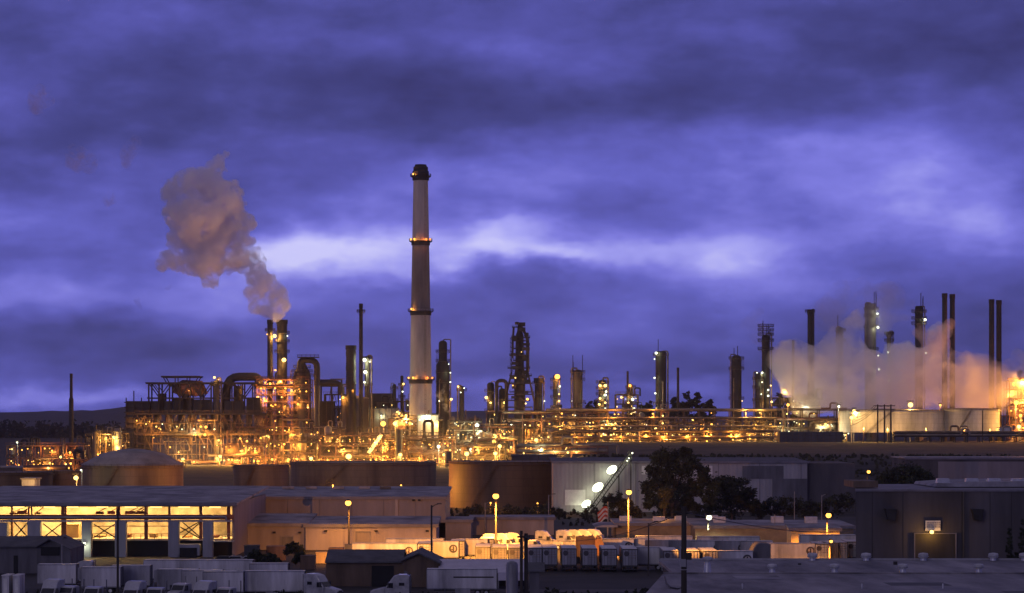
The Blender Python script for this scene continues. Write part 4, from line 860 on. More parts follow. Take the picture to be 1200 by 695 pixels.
# B: open-front hall, brightly lit inside
def hall():
    D = 495; x0, x1 = XX(-70, D), XX(272, D); zt = ZZ(592, D); zr = 10.6
    root = thing('open_hall', 'open-fronted hall at the left, brightly lit in yellow inside behind grey pillars', 'warehouse', ((x0+x1)/2, D+20, 0))
    z_in = ZZ(632, D)  # raised floor
    MB().prism([(D-1, zt+.02), (D+66, zr+1.1), (D+66, zr+1.5), (D-1, zt+.4)], 'x', x0-1, x1+1.0).build('roof', 'roof_pale', root)
    MB().box(x0-1, x1+1.0, D-1.3, D-1.02, ZZ(592.6, D), zt+.55).build('eave', 'fascia', root)
    MB().box(x0-1, x1+1.1, D-.9, D+.6, ZZ(593.4, D), zt).build('fascia', 'fascia', root)
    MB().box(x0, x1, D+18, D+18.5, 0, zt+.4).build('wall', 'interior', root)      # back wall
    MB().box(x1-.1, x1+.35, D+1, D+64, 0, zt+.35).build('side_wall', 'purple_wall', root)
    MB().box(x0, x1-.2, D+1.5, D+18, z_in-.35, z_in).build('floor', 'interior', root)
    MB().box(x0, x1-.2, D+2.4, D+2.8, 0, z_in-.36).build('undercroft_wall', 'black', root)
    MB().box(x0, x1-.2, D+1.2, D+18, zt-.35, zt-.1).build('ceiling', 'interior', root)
    # rails and beams across the front
    b = MB(); b.box(x0, x1+.2, D-.5, D+.5, ZZ(608.6, D), ZZ(603.2, D)); b.build('crane_beam', 'red_steel', root)
    b = MB(); b.box(x0, x1+.2, D-1.2, D-.55, ZZ(611.4, D), ZZ(609.2, D)); b.build('lintel', 'pillar', root)
    b = MB(); b.pipe([(x0, D-1.4, ZZ(606, D)), (x1-1, D-1.4, ZZ(605.2, D)), (x1-1, D-1.4, ZZ(609, D))], .17, 6); b.build('pipe', 'pillar', root)
    for a, c in ((32, 33.5), (71, 77), (137, 140), (168.5, 172.5), (196.5, 199.5), (233, 236.5), (265.5, 269), (-20, -16), (12, 14)):
        MB().box(XX(a, D), XX(c, D), D+.6, D+1.2, z_in, zt-.1).build('column', 'red_steel', root)
    for a, c, top in ((-12, 8, 612), (32, 47, 611), (95.5, 106.5, 611), (134.5, 147.5, 610.5), (197, 209.5, 610.5), (237.5, 249, 611.5)):
        MB().box(XX(a, D-2.5), XX(c, D-2.5), D-2.5, D-.6, 0, ZZ(top, D)).build('pillar', 'pillar', root, bevel=.05)
    # upper glazing strip mullions / trolleys
    b = MB()
    for px in (13, 36, 72, 74, 136, 170, 198, 268): b.box(XX(px, D), XX(px+1.6, D), D+.1, D+.5, ZZ(603.3, D), ZZ(593.4, D))
    b.build('mullion', 'red_steel', root)
    rnd = random.Random(77)
    for i in range(14):
        px = rnd.uniform(4, 195); w = rnd.uniform(5, 12); h = rnd.uniform(1.5, 4); b = MB(); b.box(XX(px, D), XX(px+w, D), D+1.4, D+2.6, ZZ(602.9, D), ZZ(602.9-h, D)); b.beam((XX(px, D), D+1.3, ZZ(602, D)), (XX(px+w*1.5, D), D+1.3, ZZ(595, D)), .14); b.build('hoist', 'red_steel', root)
    # cross braces, rails and stored goods behind the openings
    for a, c, t, u in ((48, 70, 614, 631), (107, 134, 614, 631), (199, 232, 612, 631), (212, 234, 612, 631), (14, 31, 612, 631)):
        b = MB(); b.beam((XX(a, D), D+2, ZZ(t, D)), (XX(c, D), D+2, ZZ(u, D)), .22); b.beam((XX(c, D), D+2, ZZ(t, D)), (XX(a, D), D+2, ZZ(u, D)), .22); b.build('brace', 'dark_steel', root)
    b = MB(); b.rail([(XX(107, D), D+1.6, z_in), (XX(196, D), D+1.6, z_in)], 1.0, .1, 1.3); b.box(XX(107, D), XX(196, D), D+1.3, D+1.7, z_in+2.4, z_in+2.55); b.build('railing', 'red_steel', root)
    for a, c, t, m in ((77, 93, 615, 'ochre'), (250, 256, 628, 'red_steel'), (148, 153, 627, 'red_steel'), (176, 184, 626, 'ochre'), (112, 122, 628, 'ochre'), (215, 224, 629, 'tarp')):
        b = MB(); b.box(XX(a, D+8), XX(c, D+8), D+7, D+10, z_in, ZZ(t, D+8)); b.box(XX(a, D+8)-.1, XX(c, D+8)+.1, D+6.9, D+10.1, ZZ(t, D+8), ZZ(t, D+8)+.15); b.build('stored_crate', m, root)
    MB().box(XX(250, D), XX(276, D), D-4, D-1.5, ZZ(634, D), ZZ(632.8, D)).build('dock_plate', 'pillar', root)
    b = MB(); b.rail([(XX(250, D), D-4, ZZ(633, D)), (XX(276, D), D-4, ZZ(630, D))], 1.0, .1, 1.5); b.build('dock_railing', 'ochre', root)
    for px in (-10, 22, 58, 85, 120, 153, 183, 216, 252): 
        lm = MB().box(XX(px, D+9)-1.1, XX(px, D+9)+1.1, D+8.8, D+9.2, zt-.75, zt-.6).build('tube_lamp', 'lamp_y', root); light((XX(px, D+9), D+9, zt-1.15), (3000, 1700, 2700, 1500, 2300)[px % 5], (1, .62, .22), .4, root)
    for px in (24, 66, 118, 160, 222, 258): light((XX(px, D+4), D+5.5, zt-1.3), 300, (1, .62, .22), .3, root)
    MB().box(XX(211, D), XX(236, D), D-3, D-.2, ZZ(650, D), ZZ(637, D)).build('dock_box', 'pillar', root)
    MB().box(XX(213, D), XX(233, D), D-3.2, D-3.01, 0, ZZ(641, D)).build('door', 'black', root)
    # small white wall lamp
    lamp(root, (XX(98, D-4), D-3.2, ZZ(637.5, D-4)), .42, 'w', 260)
hall()
# low dark things behind hall at left
block_house('long low dim building at the far left behind the left-edge tank', -20, 60, 548, 0, 960, 'dark_wall', 14, roof='flat', rm='roof_pale', ribs=False, group=None, name='low_building', cat='building')
pipe_rack('brown loading canopy with a lit edge above the left-edge tank', 28, 78, (545, 550), 940, 8, 81, 3, 'oy', 'rust_steel', 10, lit=2, watt=1800, pipes=3, zbase=gz(-160, 940))
block_house('white tank house glowing yellow beside the left-edge tank', 25.5, 40.5, 562, 0, 770, 'tank_white', 9, ribs=False, group=None, name='pump_house', cat='pump house', lamps=((45, 562, 'y', .01, 0),), zb=0, rm='tank_roof')
light((XX(33, 755), 755, ZZ(566, 755)), 9000, 'y', .4)
process_unit('small cluster of pale vessels and frames left of the coker block tower', 100, 146, 508, D=1330, depth=14, seed=61, nl=12, lmix='yoy', lit=7, watt=4200, vessels=9, pipes=12, m='steel', levels=4, bays=6)
column('squat pale vessel glowing yellow beside the coker block tower', 138, 8, 502, 545, 1326, (506, 514), 'flat', 'tank_white', ((-4, 512, 'y', .8, 5500), (0, 523, 'y', .8, 3500)), 1, name='vessel', cat='vessel', group=None)
column('short dull vessel in the pale cluster left of the coker', 112, 7, 506, 545, 1328, (), 'flat', 'tank', (), 1, name='vessel', cat='vessel', group=None)
process_unit('row of low amber-lit sheds and pipes at the far left of the refinery', 8, 98, 522, D=1250, depth=14, seed=62, nl=14, lmix='oyo', lit=7, watt=3800, vessels=9, pipes=14, m='rust_steel', levels=2, bays=9, solid=.4)
process_unit('dim unit of pipes between the domed tank and the far-left sheds', 60, 104, 538, D=960, depth=12, seed=63, nl=6, lmix='oy', lit=3, watt=1500, vessels=5, pipes=8, m='rust_steel', levels=2, bays=5)
for (lb, px, py, D, c, r, w, zb) in (('yellow lamp against the left side of the domed tank', 89, 560, 760, 'y', 1.0, 2600, 0), ('small white lamp far left above the dim sheds', 20, 518.5, 1240, 'w', .6, 900, None), ('amber lamp between the far-left sheds and the domed tank', 71, 535.5, 1240, 'y', .8, 2500, None), ('small lamp at the top left rim of the domed tank', 95, 551, 795, 'w', .4, 500, None)):
    area_light(lb, px, py, D, c, r, w, zb)

# long white warehouse, right-of-centre
Wh = building('very long white warehouse behind the big tree', 648, 946, 542, 743, 40, 'white_wall', 0, 'roof_dark', ZZ(542, 743)+.6, pan=12, name='warehouse')
for a, c, t, u, m in ((752, 835, 546, 556, 'sign_white'), (870, 918, 546, 561, 'shed_grey'), (662, 686, 574, 592, 'sign_white'), (905, 946, 561, 600, 'shed_grey')):
    MB().box(XX(a, 743), XX(c, 743), 742.8, 742.96, ZZ(u, 743), ZZ(t, 743)).build('wall_panel', m, Wh)
MB().box(XX(946.5, 743), XX(1003, 743), 745, 780, 0, ZZ(543, 743)).build('annex', 'dark_wall', Wh)
b2 = building('dark long building with a thin bright roof edge, behind the right-hand dark building', 1062, 1230, 537.5, 800, 30, 'dark_wall', 0, 'roof_pale', None, name='warehouse')
MB().box(XX(1099, 800), XX(1200, 800), 799.6, 799.9, 0, ZZ(541, 800)).build('wall_panel', 'purple_wall', b2)
# flood-lit incline
def incline():
    D = 736; root = thing('lit_stairway', 'diagonal dark stairway with three glaring white floodlights, climbing the white warehouse wall', 'stairway', tuple(PT(688, 600, D)))
    a = PT(688, 600, D); c = PT(738, 532, D); d = (c-a)
    b = MB(); b.beam(a, c, 1.0, .35); b.beam(a+Vector((.6, 0, -1)), c+Vector((.6, 0, -1)), .3); b.build('stringer', 'dark_steel', root)
    r = MB()
    for k in range(24): p = a+d*(k/23); r.beam(p, p+Vector((.6, 0, -1)), .12); r.beam(p, p+Vector((0, 0, 1)), .1)
    r.beam(a+Vector((0, 0, 1)), c+Vector((0, 0, 1)), .12); r.build('railing', 'dark_steel', root)
    for k in (.35, .7, .98): p = a+d*k; MB().beam((p.x+.6, D+1, 0), (p.x+.6, D+1, p.z-1), .35).build('support', 'dark_steel', root)
    for px, py, s in ((717, 550.5, 1.35), (700.5, 571, 1.45), (687, 590.5, 1.2)):
        p = PT(px, py, D-3)
        f = MB(); f.lathe(0, 0, [(s*.15, -.3), (s, 0), (s*.2, .4)], 20)
        g = MB(); R = Matrix.Rotation(math.radians(80), 3, 'X'); R2 = Matrix.Rotation(math.radians(-35), 3, 'Y')
        g.v = [p+R2 @ (R @ Vector((v.x*1.2, v.y*.8, v.z))) for v in f.v]; g.f = f.f; g.build('floodlight', 'lamp_w', root, smooth=True)
        MB().beam(p+Vector((0, .5, 0)), (p.x+2.2, D, p.z-.5), .25).build('bracket', 'dark_steel', root)
        light(Vector((p.x-1.4, 740.6, p.z-1.6)), 330, 'w', .4, root); MB().lathe(p.x, p.y+1.0, [(.35, p.z-.5), (.6, p.z), (.35, p.z+.5)], 10).build('floodlight_housing', 'dark_steel', root)
    lamp(root, PT(735, 540, D-1), .3, 'w', 300); lamp(root, PT(741, 531, D-1), .35, 'w', 300); lamp(root, PT(737, 537, D-1), .3, 'w')
incline()

# low flat buildings in the yard, mid right
Lw = building('low flat-roofed depot under the big tree, its wall lit amber at the left', 722, 862, 615, 560, 26, 'depot_wall', 0, 'roof_pale', ZZ(613, 575)+.3, name='depot', cat='building', units=4, seed=3)
MB().prism([(XX(697, 556), ZZ(618, 556)), (XX(724, 556), ZZ(618, 556)), (XX(724, 556), ZZ(617, 556)+.3), (XX(705, 556), ZZ(617, 556)+.25)], 'y', 556, 575).build('canopy', 'roof_pale', Lw)
for px in (698, 712): MB().beam((XX(px, 557), 557, 0), (XX(px, 557), 557, ZZ(618, 557)), .25).build('canopy_post', 'pole_metal', Lw)
L2 = building('low flat-roofed depot with a lamp on its roof edge, right of the tarred pole', 815, 1000, 618, 545, 26, 'depot_wall', 0, 'roof_pale', ZZ(615, 560)+.3, name='depot', cat='building', units=3, seed=5)
L3 = building('small amber-walled block before the right end of the depots', 927, 984, 621, 520, 8, 'ochre', 0, 'roof_pale', ZZ(618.5, 525)+.3, name='depot', cat='building')

# right dark building
def dark_building():
    D = 440; x0, x1 = XX(1003, D), XX(1290, D); zt = ZZ(576, D)
    root = thing('dark_building', 'big plain dark building at the right with one lamp over its wide door', 'building', ((x0+x1)/2, D+14, 0))
    xb0 = XX(1003.5, D+38); MB().prism([(x0, D), (x1, D), (x1, D+38), (xb0, D+38)], 'z', 0, zt).build('wall', 'dark_wall', root)
    MB().prism([(x0-.15, D-.25), (x1+.3, D-.25), (x1+.3, D+38.3), (xb0-.1, D+38.3)], 'z', zt+.003, zt+.35).build('parapet', 'fascia', root)
    MB().prism([(XX(1096, 452), zt+.5), (x1, zt+.5), (x1, zt+1.6), (XX(1140, 452), zt+1.35), (XX(1098, 452), zt+.95)], 'y', 452, 476).build('roof', 'roof_pale', root)
    for px in (1104, 1138, 1164, 1192):
        x = XX(px, 456); MB().prism([(x-1.1, zt+1.1), (x+1.3, zt+1.1), (x+1.1, zt+1.9), (x-.9, zt+1.9)], 'y', 455, 457).build('skylight', 'vent_white', root)
    x = XX(1000, 446); MB().box(XX(1001, 446), XX(1030, 446), 447, 460, zt+.5, ZZ(564, 446)).build('penthouse', 'wood_brown', root)
    MB().box(XX(1072, D), XX(1119, D), D-.35, D-.003, 0, ZZ(625.5, D)).build('door', 'column_dark', root)
    f = MB(); f.box(XX(1070.6, D), XX(1072, D)-.003, D-.6, D-.004, 0, ZZ(624.5, D)); f.box(XX(1119, D)+.003, XX(1120.4, D), D-.6, D-.004, 0, ZZ(624.5, D)); f.box(XX(1072, D), XX(1119, D), D-.6, D-.36, ZZ(625.5, D), ZZ(624.5, D)); f.build('door_frame', 'fascia', root)
    for a in (1036, 1137):
        v = MB().prism([(XX(a, D), ZZ(596, D)), (XX(a+3.5, D), ZZ(609, D)), (XX(a+12, D), ZZ(610.5, D)), (XX(a+14, D), ZZ(596.5, D))], 'y', D-1.6, D-.003).build('louvre_hood', 'soot', root)
    b = MB()
    for px in (1022, 1058, 1127, 1160, 1185): b.box(XX(px, D), XX(px, D)+.07, D-.05, D-.002, 0, zt-.05)
    b.build('panel_joint', 'soot', root)
    MB().box(XX(1128, D), XX(1128, D)+.25, D-.3, D-.06, 0, zt).build('downpipe', 'column_mid', root)
    s = MB().box(XX(1084, D), XX(1101.5, D), D-.5, D-.36, ZZ(622, D), ZZ(610, D)).build('sign', 'sign_white', root)
    t = MB(); rnd = random.Random(5)
    for i, y in enumerate((612, 614.4, 616.8)):
        xx = 1085.5
        while xx < 1100: w = rnd.uniform(.5, 1.6); t.box(XX(xx, D), XX(xx+w, D), D-.53, D-.505, ZZ(y+1.3, D), ZZ(y, D)); xx += w+.5
    t.build('lettering', 'letter', s)
    a = MB(); a.beam((XX(1092, D), D-.4, ZZ(621, D)), (XX(1092, D), D-1.7, ZZ(621.5, D)), .14); a.build('lamp_arm', 'dark_steel', root)
    lamp(root, (XX(1092, D-1.7), D-1.7, ZZ(623.5, D-1.7)), .5, 'y', 420)
dark_building()

# ---------------------------------------------------------------- foreground roof
def near_roof():
    # ridge runs left-right; the near slope comes toward the camera, a lower back roof shows behind it
    root = thing('metal_roof_building', 'nearest building at the lower right, a broad weathered blue-grey roof with white vents', 'building', (XX(980, 330), 330, 2))
    Dr = 318; zr = ZZ(672.5, Dr); Dn = 255; zn = ZZ(700, 255)-1.0
    xl = XX(777, Dr); xn = XX(744, Dn)
    xr = XX(1290, Dr)
    b = MB(); b.v = [Vector(p) for p in ((xl, Dr, zr), (xr, Dr, zr), (xr, Dn, zn+.2), (xn, Dn, zn+.2), (xl, Dr, zr-.35), (xr, Dr, zr-.35), (xr, Dn, zn-.15), (xn, Dn, zn-.15))]
    b.f = [(0, 1, 2, 3), (7, 6, 5, 4), (0, 3, 7, 4), (1, 5, 6, 2), (0, 4, 5, 1), (3, 2, 6, 7)]
    b.build('roof', 'roof_blue', root)
    Db = 362; z2 = ZZ(656.5, Db); x2l = XX(850, Db)*1.0
    b = MB(); b.prism([(Dr+.2, zr-.5), (Db, z2), (Db, z2-.4), (Dr+.2, zr-.9)], 'x', xl+2.0, xr).build('rear_roof', 'roof_blue', root)
    MB().box(xl+2, xr, Db, Db+.35, z2-1.0, z2+.25).build('parapet', 'pillar', root)
    MB().prism([(xn+.8, Dn+2), (xr-.6, Dn+2), (xr-.6, Dr-.5), (xl+.8, Dr-.5)], 'z', 0, min(zr, zn)-1.2).build('wall', 'dark_wall', root)
    MB().box(xl+2.6, xr-.6, Dr+.5, Db-.3, 0, zr-1.2).build('rear_wall', 'dark_wall', root)
    MB().tube([(xl, Dr-.05, zr+.06), (xr, Dr-.05, zr+.06)], .14, 6).build('ridge_cap', 'roof_blue', root)
    rnd = random.Random(6)
    p = MB()
    for i in range(26): x = rnd.uniform(xl+2, xr-6); t = rnd.uniform(.1, .95); 
    seam = MB()
    n = 22
    for i in range(n): x = xl+1+(xr-xl-2)*i/(n-1); seam.beam((x, Dr-.1, zr+.03), (x, Dn, zn+.23), .07, .05)
    # vents: mushroom turrets
    def vent(px, py, D, s=1.0):
        x = XX(px, D); z = ZZ(py, D); v = MB()
        v.lathe(x, D, [(.62*s, z-1.6*s), (.5*s, z-.3), (.42*s, z), (.42*s, z+.25*s), (.66*s, z+.3*s), (.72*s, z+.75*s), (.6*s, z+.92*s), (.1*s, z+1.0*s)], 16)
        o = v.build('roof_vent', 'vent_white', root, smooth=True)
        MB().lathe(x, D, [(.74*s, z+.42*s), (.78*s, z+.48*s), (.74*s, z+.54*s)], 16).build('vent_band', 'pillar', o)
    for px in (952, 1015, 1082, 1164, 1200): vent(px, 656, 361, 1.0)
    for px in (829, 905, 978, 1058, 1147): vent(px, 668.5 if px != 829 else 660, 319 if px != 829 else 319, .85)
    MB().box(XX(1047, 350), XX(1051, 350), 349.5, 350.2, ZZ(667, 350), ZZ(658, 350)).build('roof_hatch', 'soot', root)
    MB().box(XX(935, 350), XX(938.5, 350), 349.5, 350, ZZ(664, 350), ZZ(660, 350)).build('roof_hatch', 'soot', root)
    for y in (0,):
        MB().tube([PT(779, 676, 300)+Vector((0, 0, .0)), PT(781, 684, 290), PT(786, 688.5, 285), PT(794, 690, 283), PT(800, 688.5, 284)], .1, 6).build('cable', 'wire', root)
    rn = random.Random(12)
    for i in range(9):
        u = rn.uniform(.06, .8); y0 = Dn+(Dr-Dn)*u; y1 = y0+rn.uniform(3, 9); xa = rn.uniform(xl+4, xr-14); w = rn.uniform(3, 9)
        zz_ = lambda y: zn+.2+(zr-zn-.2)*(y-Dn)/(Dr-Dn)+.012+.003*i
        b = MB(); b.v = [Vector((xa, y0, zz_(y0))), Vector((xa+w, y0, zz_(y0))), Vector((xa+w, min(y1, Dr-1), zz_(min(y1, Dr-1)))), Vector((xa, min(y1, Dr-1), zz_(min(y1, Dr-1))))]; b.f = [(0, 1, 2, 3)]; b.build('roof_patch', ['fascia', 'roof_pale', 'roof_dark'][i % 3], root)
    for i, (px, py) in enumerate(((870, 684), (1010, 688), (1105, 682))):
        x = XX(px, 285); z = zn+.2+(zr-zn-.2)*(285-Dn)/(Dr-Dn); MB().tube([(x, 285, z-.1), (x, 285, z+.55)], .09, 8).build('vent_pipe', 'vent_white', root)
near_roof()

# ---------------------------------------------------------------- sheds in the near yard
def gable_shed(label, px0, px1, y_eave, y_ridge, D, depth, m, rm, name='shed', ridge='x', endm=None, win=None):
    x0, x1 = XX(px0, D), XX(px1, D); ze = ZZ(y_eave, D); zr = ZZ(y_ridge, D+depth/2); root = thing(name, label, 'shed', ((x0+x1)/2, D+depth/2, 0))
    if ridge == 'x':
        MB().prism([(D, 0), (D+depth, 0), (D+depth, ze), (D+depth/2, zr-.2), (D, ze)], 'x', x0, x1).build('wall', m, root)
        for s in (0, 1):
            ya, yb = (D-.7, D+depth/2) if s == 0 else (D+depth+.7, D+depth/2)
            MB().prism([(ya, ze-.2), (yb, zr), (yb, zr+.22), (ya, ze+.02)], 'x', x0-.7, x1+.7).build('roof', rm, root)
    return root
g = gable_shed('grey gabled shed at the lower left with a dark roof', -20, 62, 640, 629.5, 440, 15, 'shed_grey', 'roof_dark')
MB().box(XX(16, 440), XX(21, 440), 439.9, 439.99, 0, ZZ(651, 440)).build('door', 'black', g)
w = thing('shed', 'small lean-to with a dark window strip, attached right of the grey gabled shed', 'shed', (XX(73, 441), 445, 0))
MB().prism([(XX(46, 441), 0), (XX(85, 441), 0), (XX(85, 441), ZZ(643, 441)), (XX(72, 441), ZZ(637, 441)), (XX(61, 441), ZZ(631.5, 441)), (XX(46, 441), ZZ(640, 441))], 'y', 439, 453).build('wall', 'shed_grey', w)
MB().prism([(XX(45, 441), ZZ(641, 441)), (XX(61, 441), ZZ(631.5, 441)), (XX(86, 441), ZZ(643.5, 441)), (XX(86, 441), ZZ(642.4, 441)), (XX(61, 441), ZZ(630, 441)), (XX(45, 441), ZZ(639.6, 441))], 'y', 438, 454).build('roof', 'roof_dark', w)
MB().box(XX(48, 439), XX(70, 439), 438.8, 438.97, ZZ(651, 439), ZZ(641, 439)).build('window', 'black', w)
g = thing('shed', 'brown shed with a black doorway and an amber-lit gable end, lower centre', 'shed', (XX(448, 405), 411, 0))
D = 405; ze = ZZ(657.5, D)
# hip-like: ridge along x, gable end turned to the right
MB().prism([(D, 0), (D+14, 0), (D+14, ze), (D+7, ZZ(645.5, D+7)-.15), (D, ze)], 'x', XX(382, D), XX(472, D)).build('wall', 'wood_brown', g)
for s in (0, 1):
    ya, yb = (D-.8, D+7) if s == 0 else (D+14.8, D+7)
    MB().prism([(ya, ze-.25), (yb, ZZ(645.5, D+7)), (yb, ZZ(645.5, D+7)+.25), (ya, ze)], 'x', XX(381, D), XX(472.5, D)).build('roof', 'roof_dark', g)
MB().prism([(XX(472.2, D), 0), (XX(516, D), 0), (XX(516, D), ZZ(659, D)), (XX(491, D), ZZ(648, D)), (XX(472.2, D), ZZ(656, D))], 'y', D-2, D+12).build('gable_end', 'wood_brown', g)
MB().prism([(XX(469, D), ZZ(657.6, D)), (XX(491, D), ZZ(648, D)), (XX(517.5, D), ZZ(660, D)), (XX(517.5, D), ZZ(658.4, D)), (XX(491, D), ZZ(646.2, D)), (XX(469, D), ZZ(656, D))], 'y', D-2.8, D+13).build('gable_roof', 'roof_dark', g)
MB().box(XX(435.5, D), XX(461.5, D), D-.1, D-.004, 0, ZZ(663, D)).build('door', 'black', g)
b = MB(); b.prism([(XX(474+0, D), 0)]+[(XX(474+9*math.sin(a/8*PI/2), D), ZZ(690-22*math.cos(a/8*PI/2)**.5 if a < 8 else 690, D)) for a in range(9)], 'y', D-2.2, D-2.003); b.build('arched_panel', 'shed_grey', g)
# tent
tn = thing('marquee', 'long pale purple fabric-roofed shelter behind the ribbed white trailer', 'tent', (XX(565, 402), 405, 0))
D = 402; b = MB(); b.prism([(D-3, ZZ(669, D)), (D+1.5, ZZ(663, D)), (D+6, ZZ(658, D)), (D+11, ZZ(655.4, D+10)), (D+11, ZZ(655.4, D+10)-.2), (D-3, ZZ(669, D)-.2)], 'x', XX(514, D), XX(616, D)); b.build('canopy', 'tent', tn, smooth=False)
MB().box(XX(584, D), XX(616, D), D-2.9, D-2.7, ZZ(679, D), ZZ(669.3, D)).build('side_panel', 'tent', tn)
for px in (516, 550, 584, 615): MB().beam((XX(px, D), D-2.6, 0), (XX(px, D), D-2.6, ZZ(669.4, D)), .22).build('post', 'pole_metal', tn)
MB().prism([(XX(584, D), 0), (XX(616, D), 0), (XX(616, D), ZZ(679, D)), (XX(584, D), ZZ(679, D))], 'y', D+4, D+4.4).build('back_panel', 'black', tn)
# dome tent at the right of the yard
dt = thing('dome_tent', 'dark rounded tarpaulin heap left of the pink-lit trailer', 'tarpaulin', (XX(892, 440), 440, 0))
MB().prism([(XX(880, 438), 0)]+[(XX(880+12*(1-math.cos(t/8*PI/2)) if t < 9 else 903, 438), ZZ(664-27*math.sin(t/8*PI/2), 438)) for t in range(1, 9)]+[(XX(903, 438), ZZ(638, 438)), (XX(903, 438), 0)], 'y', 438, 446).build('cover', 'shed_grey', dt)
b = gable_shed('tiny gabled hut behind the double pole at the lower centre', 621, 632, 668, 661, 330, 4, 'shed_grey', 'roof_dark')
hb = thing('storage_tank', 'small round pale tank top beside the double pole at the lower centre', 'tank', (XX(603, 335), 335, 0))
MB().lathe(XX(600, 335), 335, [(.8, 0), (.8, ZZ(662, 335)), (.65, ZZ(659, 335)), (.2, ZZ(657.5, 335))], 20).build('shell', 'trailer_grey', hb, smooth=True)
# ---------------------------------------------------------------- trailers and trucks
def text_bars(b, x0, x1, y, z0, rows, h, seed):
    rnd = random.Random(seed)
    for r in range(rows):
        z = z0-r*h*1.9; x = x0
        while x < x1-.1: w = min(rnd.uniform(.12, .4), x1-x); b.box(x, x+w, y-.012, y, z, z+h); x += w+.12
def make_trailer(L_, paint='trailer_white', logo=True, logo_end='right', rear='trailer_white', roofm='trailer_roof', reefer=False, logo_r=.78, stripe=False):
    """local frame: long axis X, near side at y=-1.3, rear doors at x=+L/2 ; built at the origin"""
    root = bpy.data.objects.new('trailer', None); COL.objects.link(root); ORG[root.name] = Vector()
    h0, h1 = 1.15, 4.05; w = 1.3; a, c = -L_/2, L_/2
    MB().box(a, c-.06, -w, w, h0, h1-.05).build('body', paint, root)
    MB().box(a, c-.02, -w+.02, w-.02, h1-.047, h1+.03).build('roof', roofm, root)
    b = MB(); b.box(a, c, -w-.03, -w+.05, h0-.12, h0+.06); b.box(a, c, w-.05, w+.03, h0-.12, h0+.06); b.box(a, c, -w-.03, -w+.04, h1-.12, h1+.045); b.box(a-.04, a+.06, -w-.03, -w+.04, h0, h1)
    b.build('side_rail', 'trailer_grey', root)
    d = MB(); d.box(c-.055, c+.01, -w+.1, -.02, h0+.1, h1-.15); d.box(c-.055, c+.01, .02, w-.1, h0+.1, h1-.15); do = d.build('rear_door', rear, root)
    f = MB(); f.box(c-.06, c+.03, -w-.02, -w+.09, h0-.1, h1+.04); f.box(c-.06, c+.03, w-.09, w+.02, h0-.1, h1+.04); f.box(c-.06, c+.03, -w, w, h1-.14, h1+.04); f.box(c-.06, c+.03, -w, w, h0-.15, h0+.09)
    for y in (-.85, -.3, .3, .85): f.beam((c+.05, y, h0), (c+.05, y, h1-.1), .05)
    f.build('door_frame', 'trim_dark', root)
    ch = MB(); ch.box(a+1, c-.3, -.55, .55, h0-.35, h0-.02); ch.box(c-.2, c, -1.1, 1.1, .45, .62); ch.box(c-.2, c-.1, -.7, -.6, .6, h0-.1); ch.box(c-.2, c-.1, .6, .7, .6, h0-.1); ch.build('chassis', 'trim_dark', root)
    for ax in (c-1.6, c-2.9) if L_ > 8 else (c-1.6,):
        for s in (-1, 1):
            wh = MB().tube([(ax, s*.75, .5), (ax, s*1.25, .5)], .5, 16).build('wheel', 'tyre', root, smooth=True)
            MB().tube([(ax, s*1.2, .5), (ax, s*1.262, .5)], .27, 12).build('rim', 'rim', wh)
    for s in (-1, 1): g = MB(); g.box(a+2.6, a+2.8, s*.95-.1, s*.95+.1, .15, h0); g.box(a+2.45, a+2.95, s*.95-.18, s*.95+.18, .02, .15); g.build('landing_leg', 'trailer_grey', root)
    if L_ > 8: MB().box(a+4.2, c-4.0, -w+.05, -w+.1, .4, h0-.12).build('side_skirt', 'trailer_grey', root)
    if reefer: b = MB(); b.box(a-.55, a-.045, -1.0, 1.0, h0+1.0, h1-.1); b.box(a-.6, a-.551, -.8, .8, h0+1.2, h0+2.2); b.build('cooling_unit', 'trailer_grey', root)
    if stripe: MB().box(a+L_*.38, c-.5, -w-.03, -w-.005, 2.75, 2.95).build('stripe', 'soot', root)
    if logo:
        lx = c-L_*.12-.3 if logo_end == 'right' else a+L_*.12+.3
        o = MB().tube([(lx, -w-.012, 2.7), (lx, -w-.035, 2.7)], logo_r, 24).build('logo', 'logo_dark', root)
        g = MB().tube([(lx+.05, -w-.036, 2.72), (lx+.05, -w-.05, 2.72)], logo_r*.62, 20).build('logo_centre', 'logo_light', o)
        t = MB(); t.box(lx-logo_r*.55, lx+logo_r*.1, -w-.065, -w-.051, 2.45, 2.62); t.box(lx-.1, lx+.15, -w-.065, -w-.051, 2.2, 3.15); t.build('logo_mark', 'logo_dark', o)
        if L_ > 9: t = MB(); text_bars(t, lx-L_*.42, lx-L_*.2, -w-.005, 2.75, 2, .16, int(L_*7)); t.build('lettering', 'letter', root)
        # small round logo on the rear door
        o = MB().tube([(c+.012, -.62, 3.25), (c+.04, -.62, 3.25)], .46, 18).build('logo', 'logo_dark', do)
        t = MB(); rr = random.Random(3)
        for r_ in range(3):
            y = -.15
            while y < .95: wv = rr.uniform(.1, .3); t.box(c+.012, c+.02, y, y+wv, 3.3-r_*.42, 3.45-r_*.42); y += wv+.09
        t.build('lettering', 'letter', do)
    return root
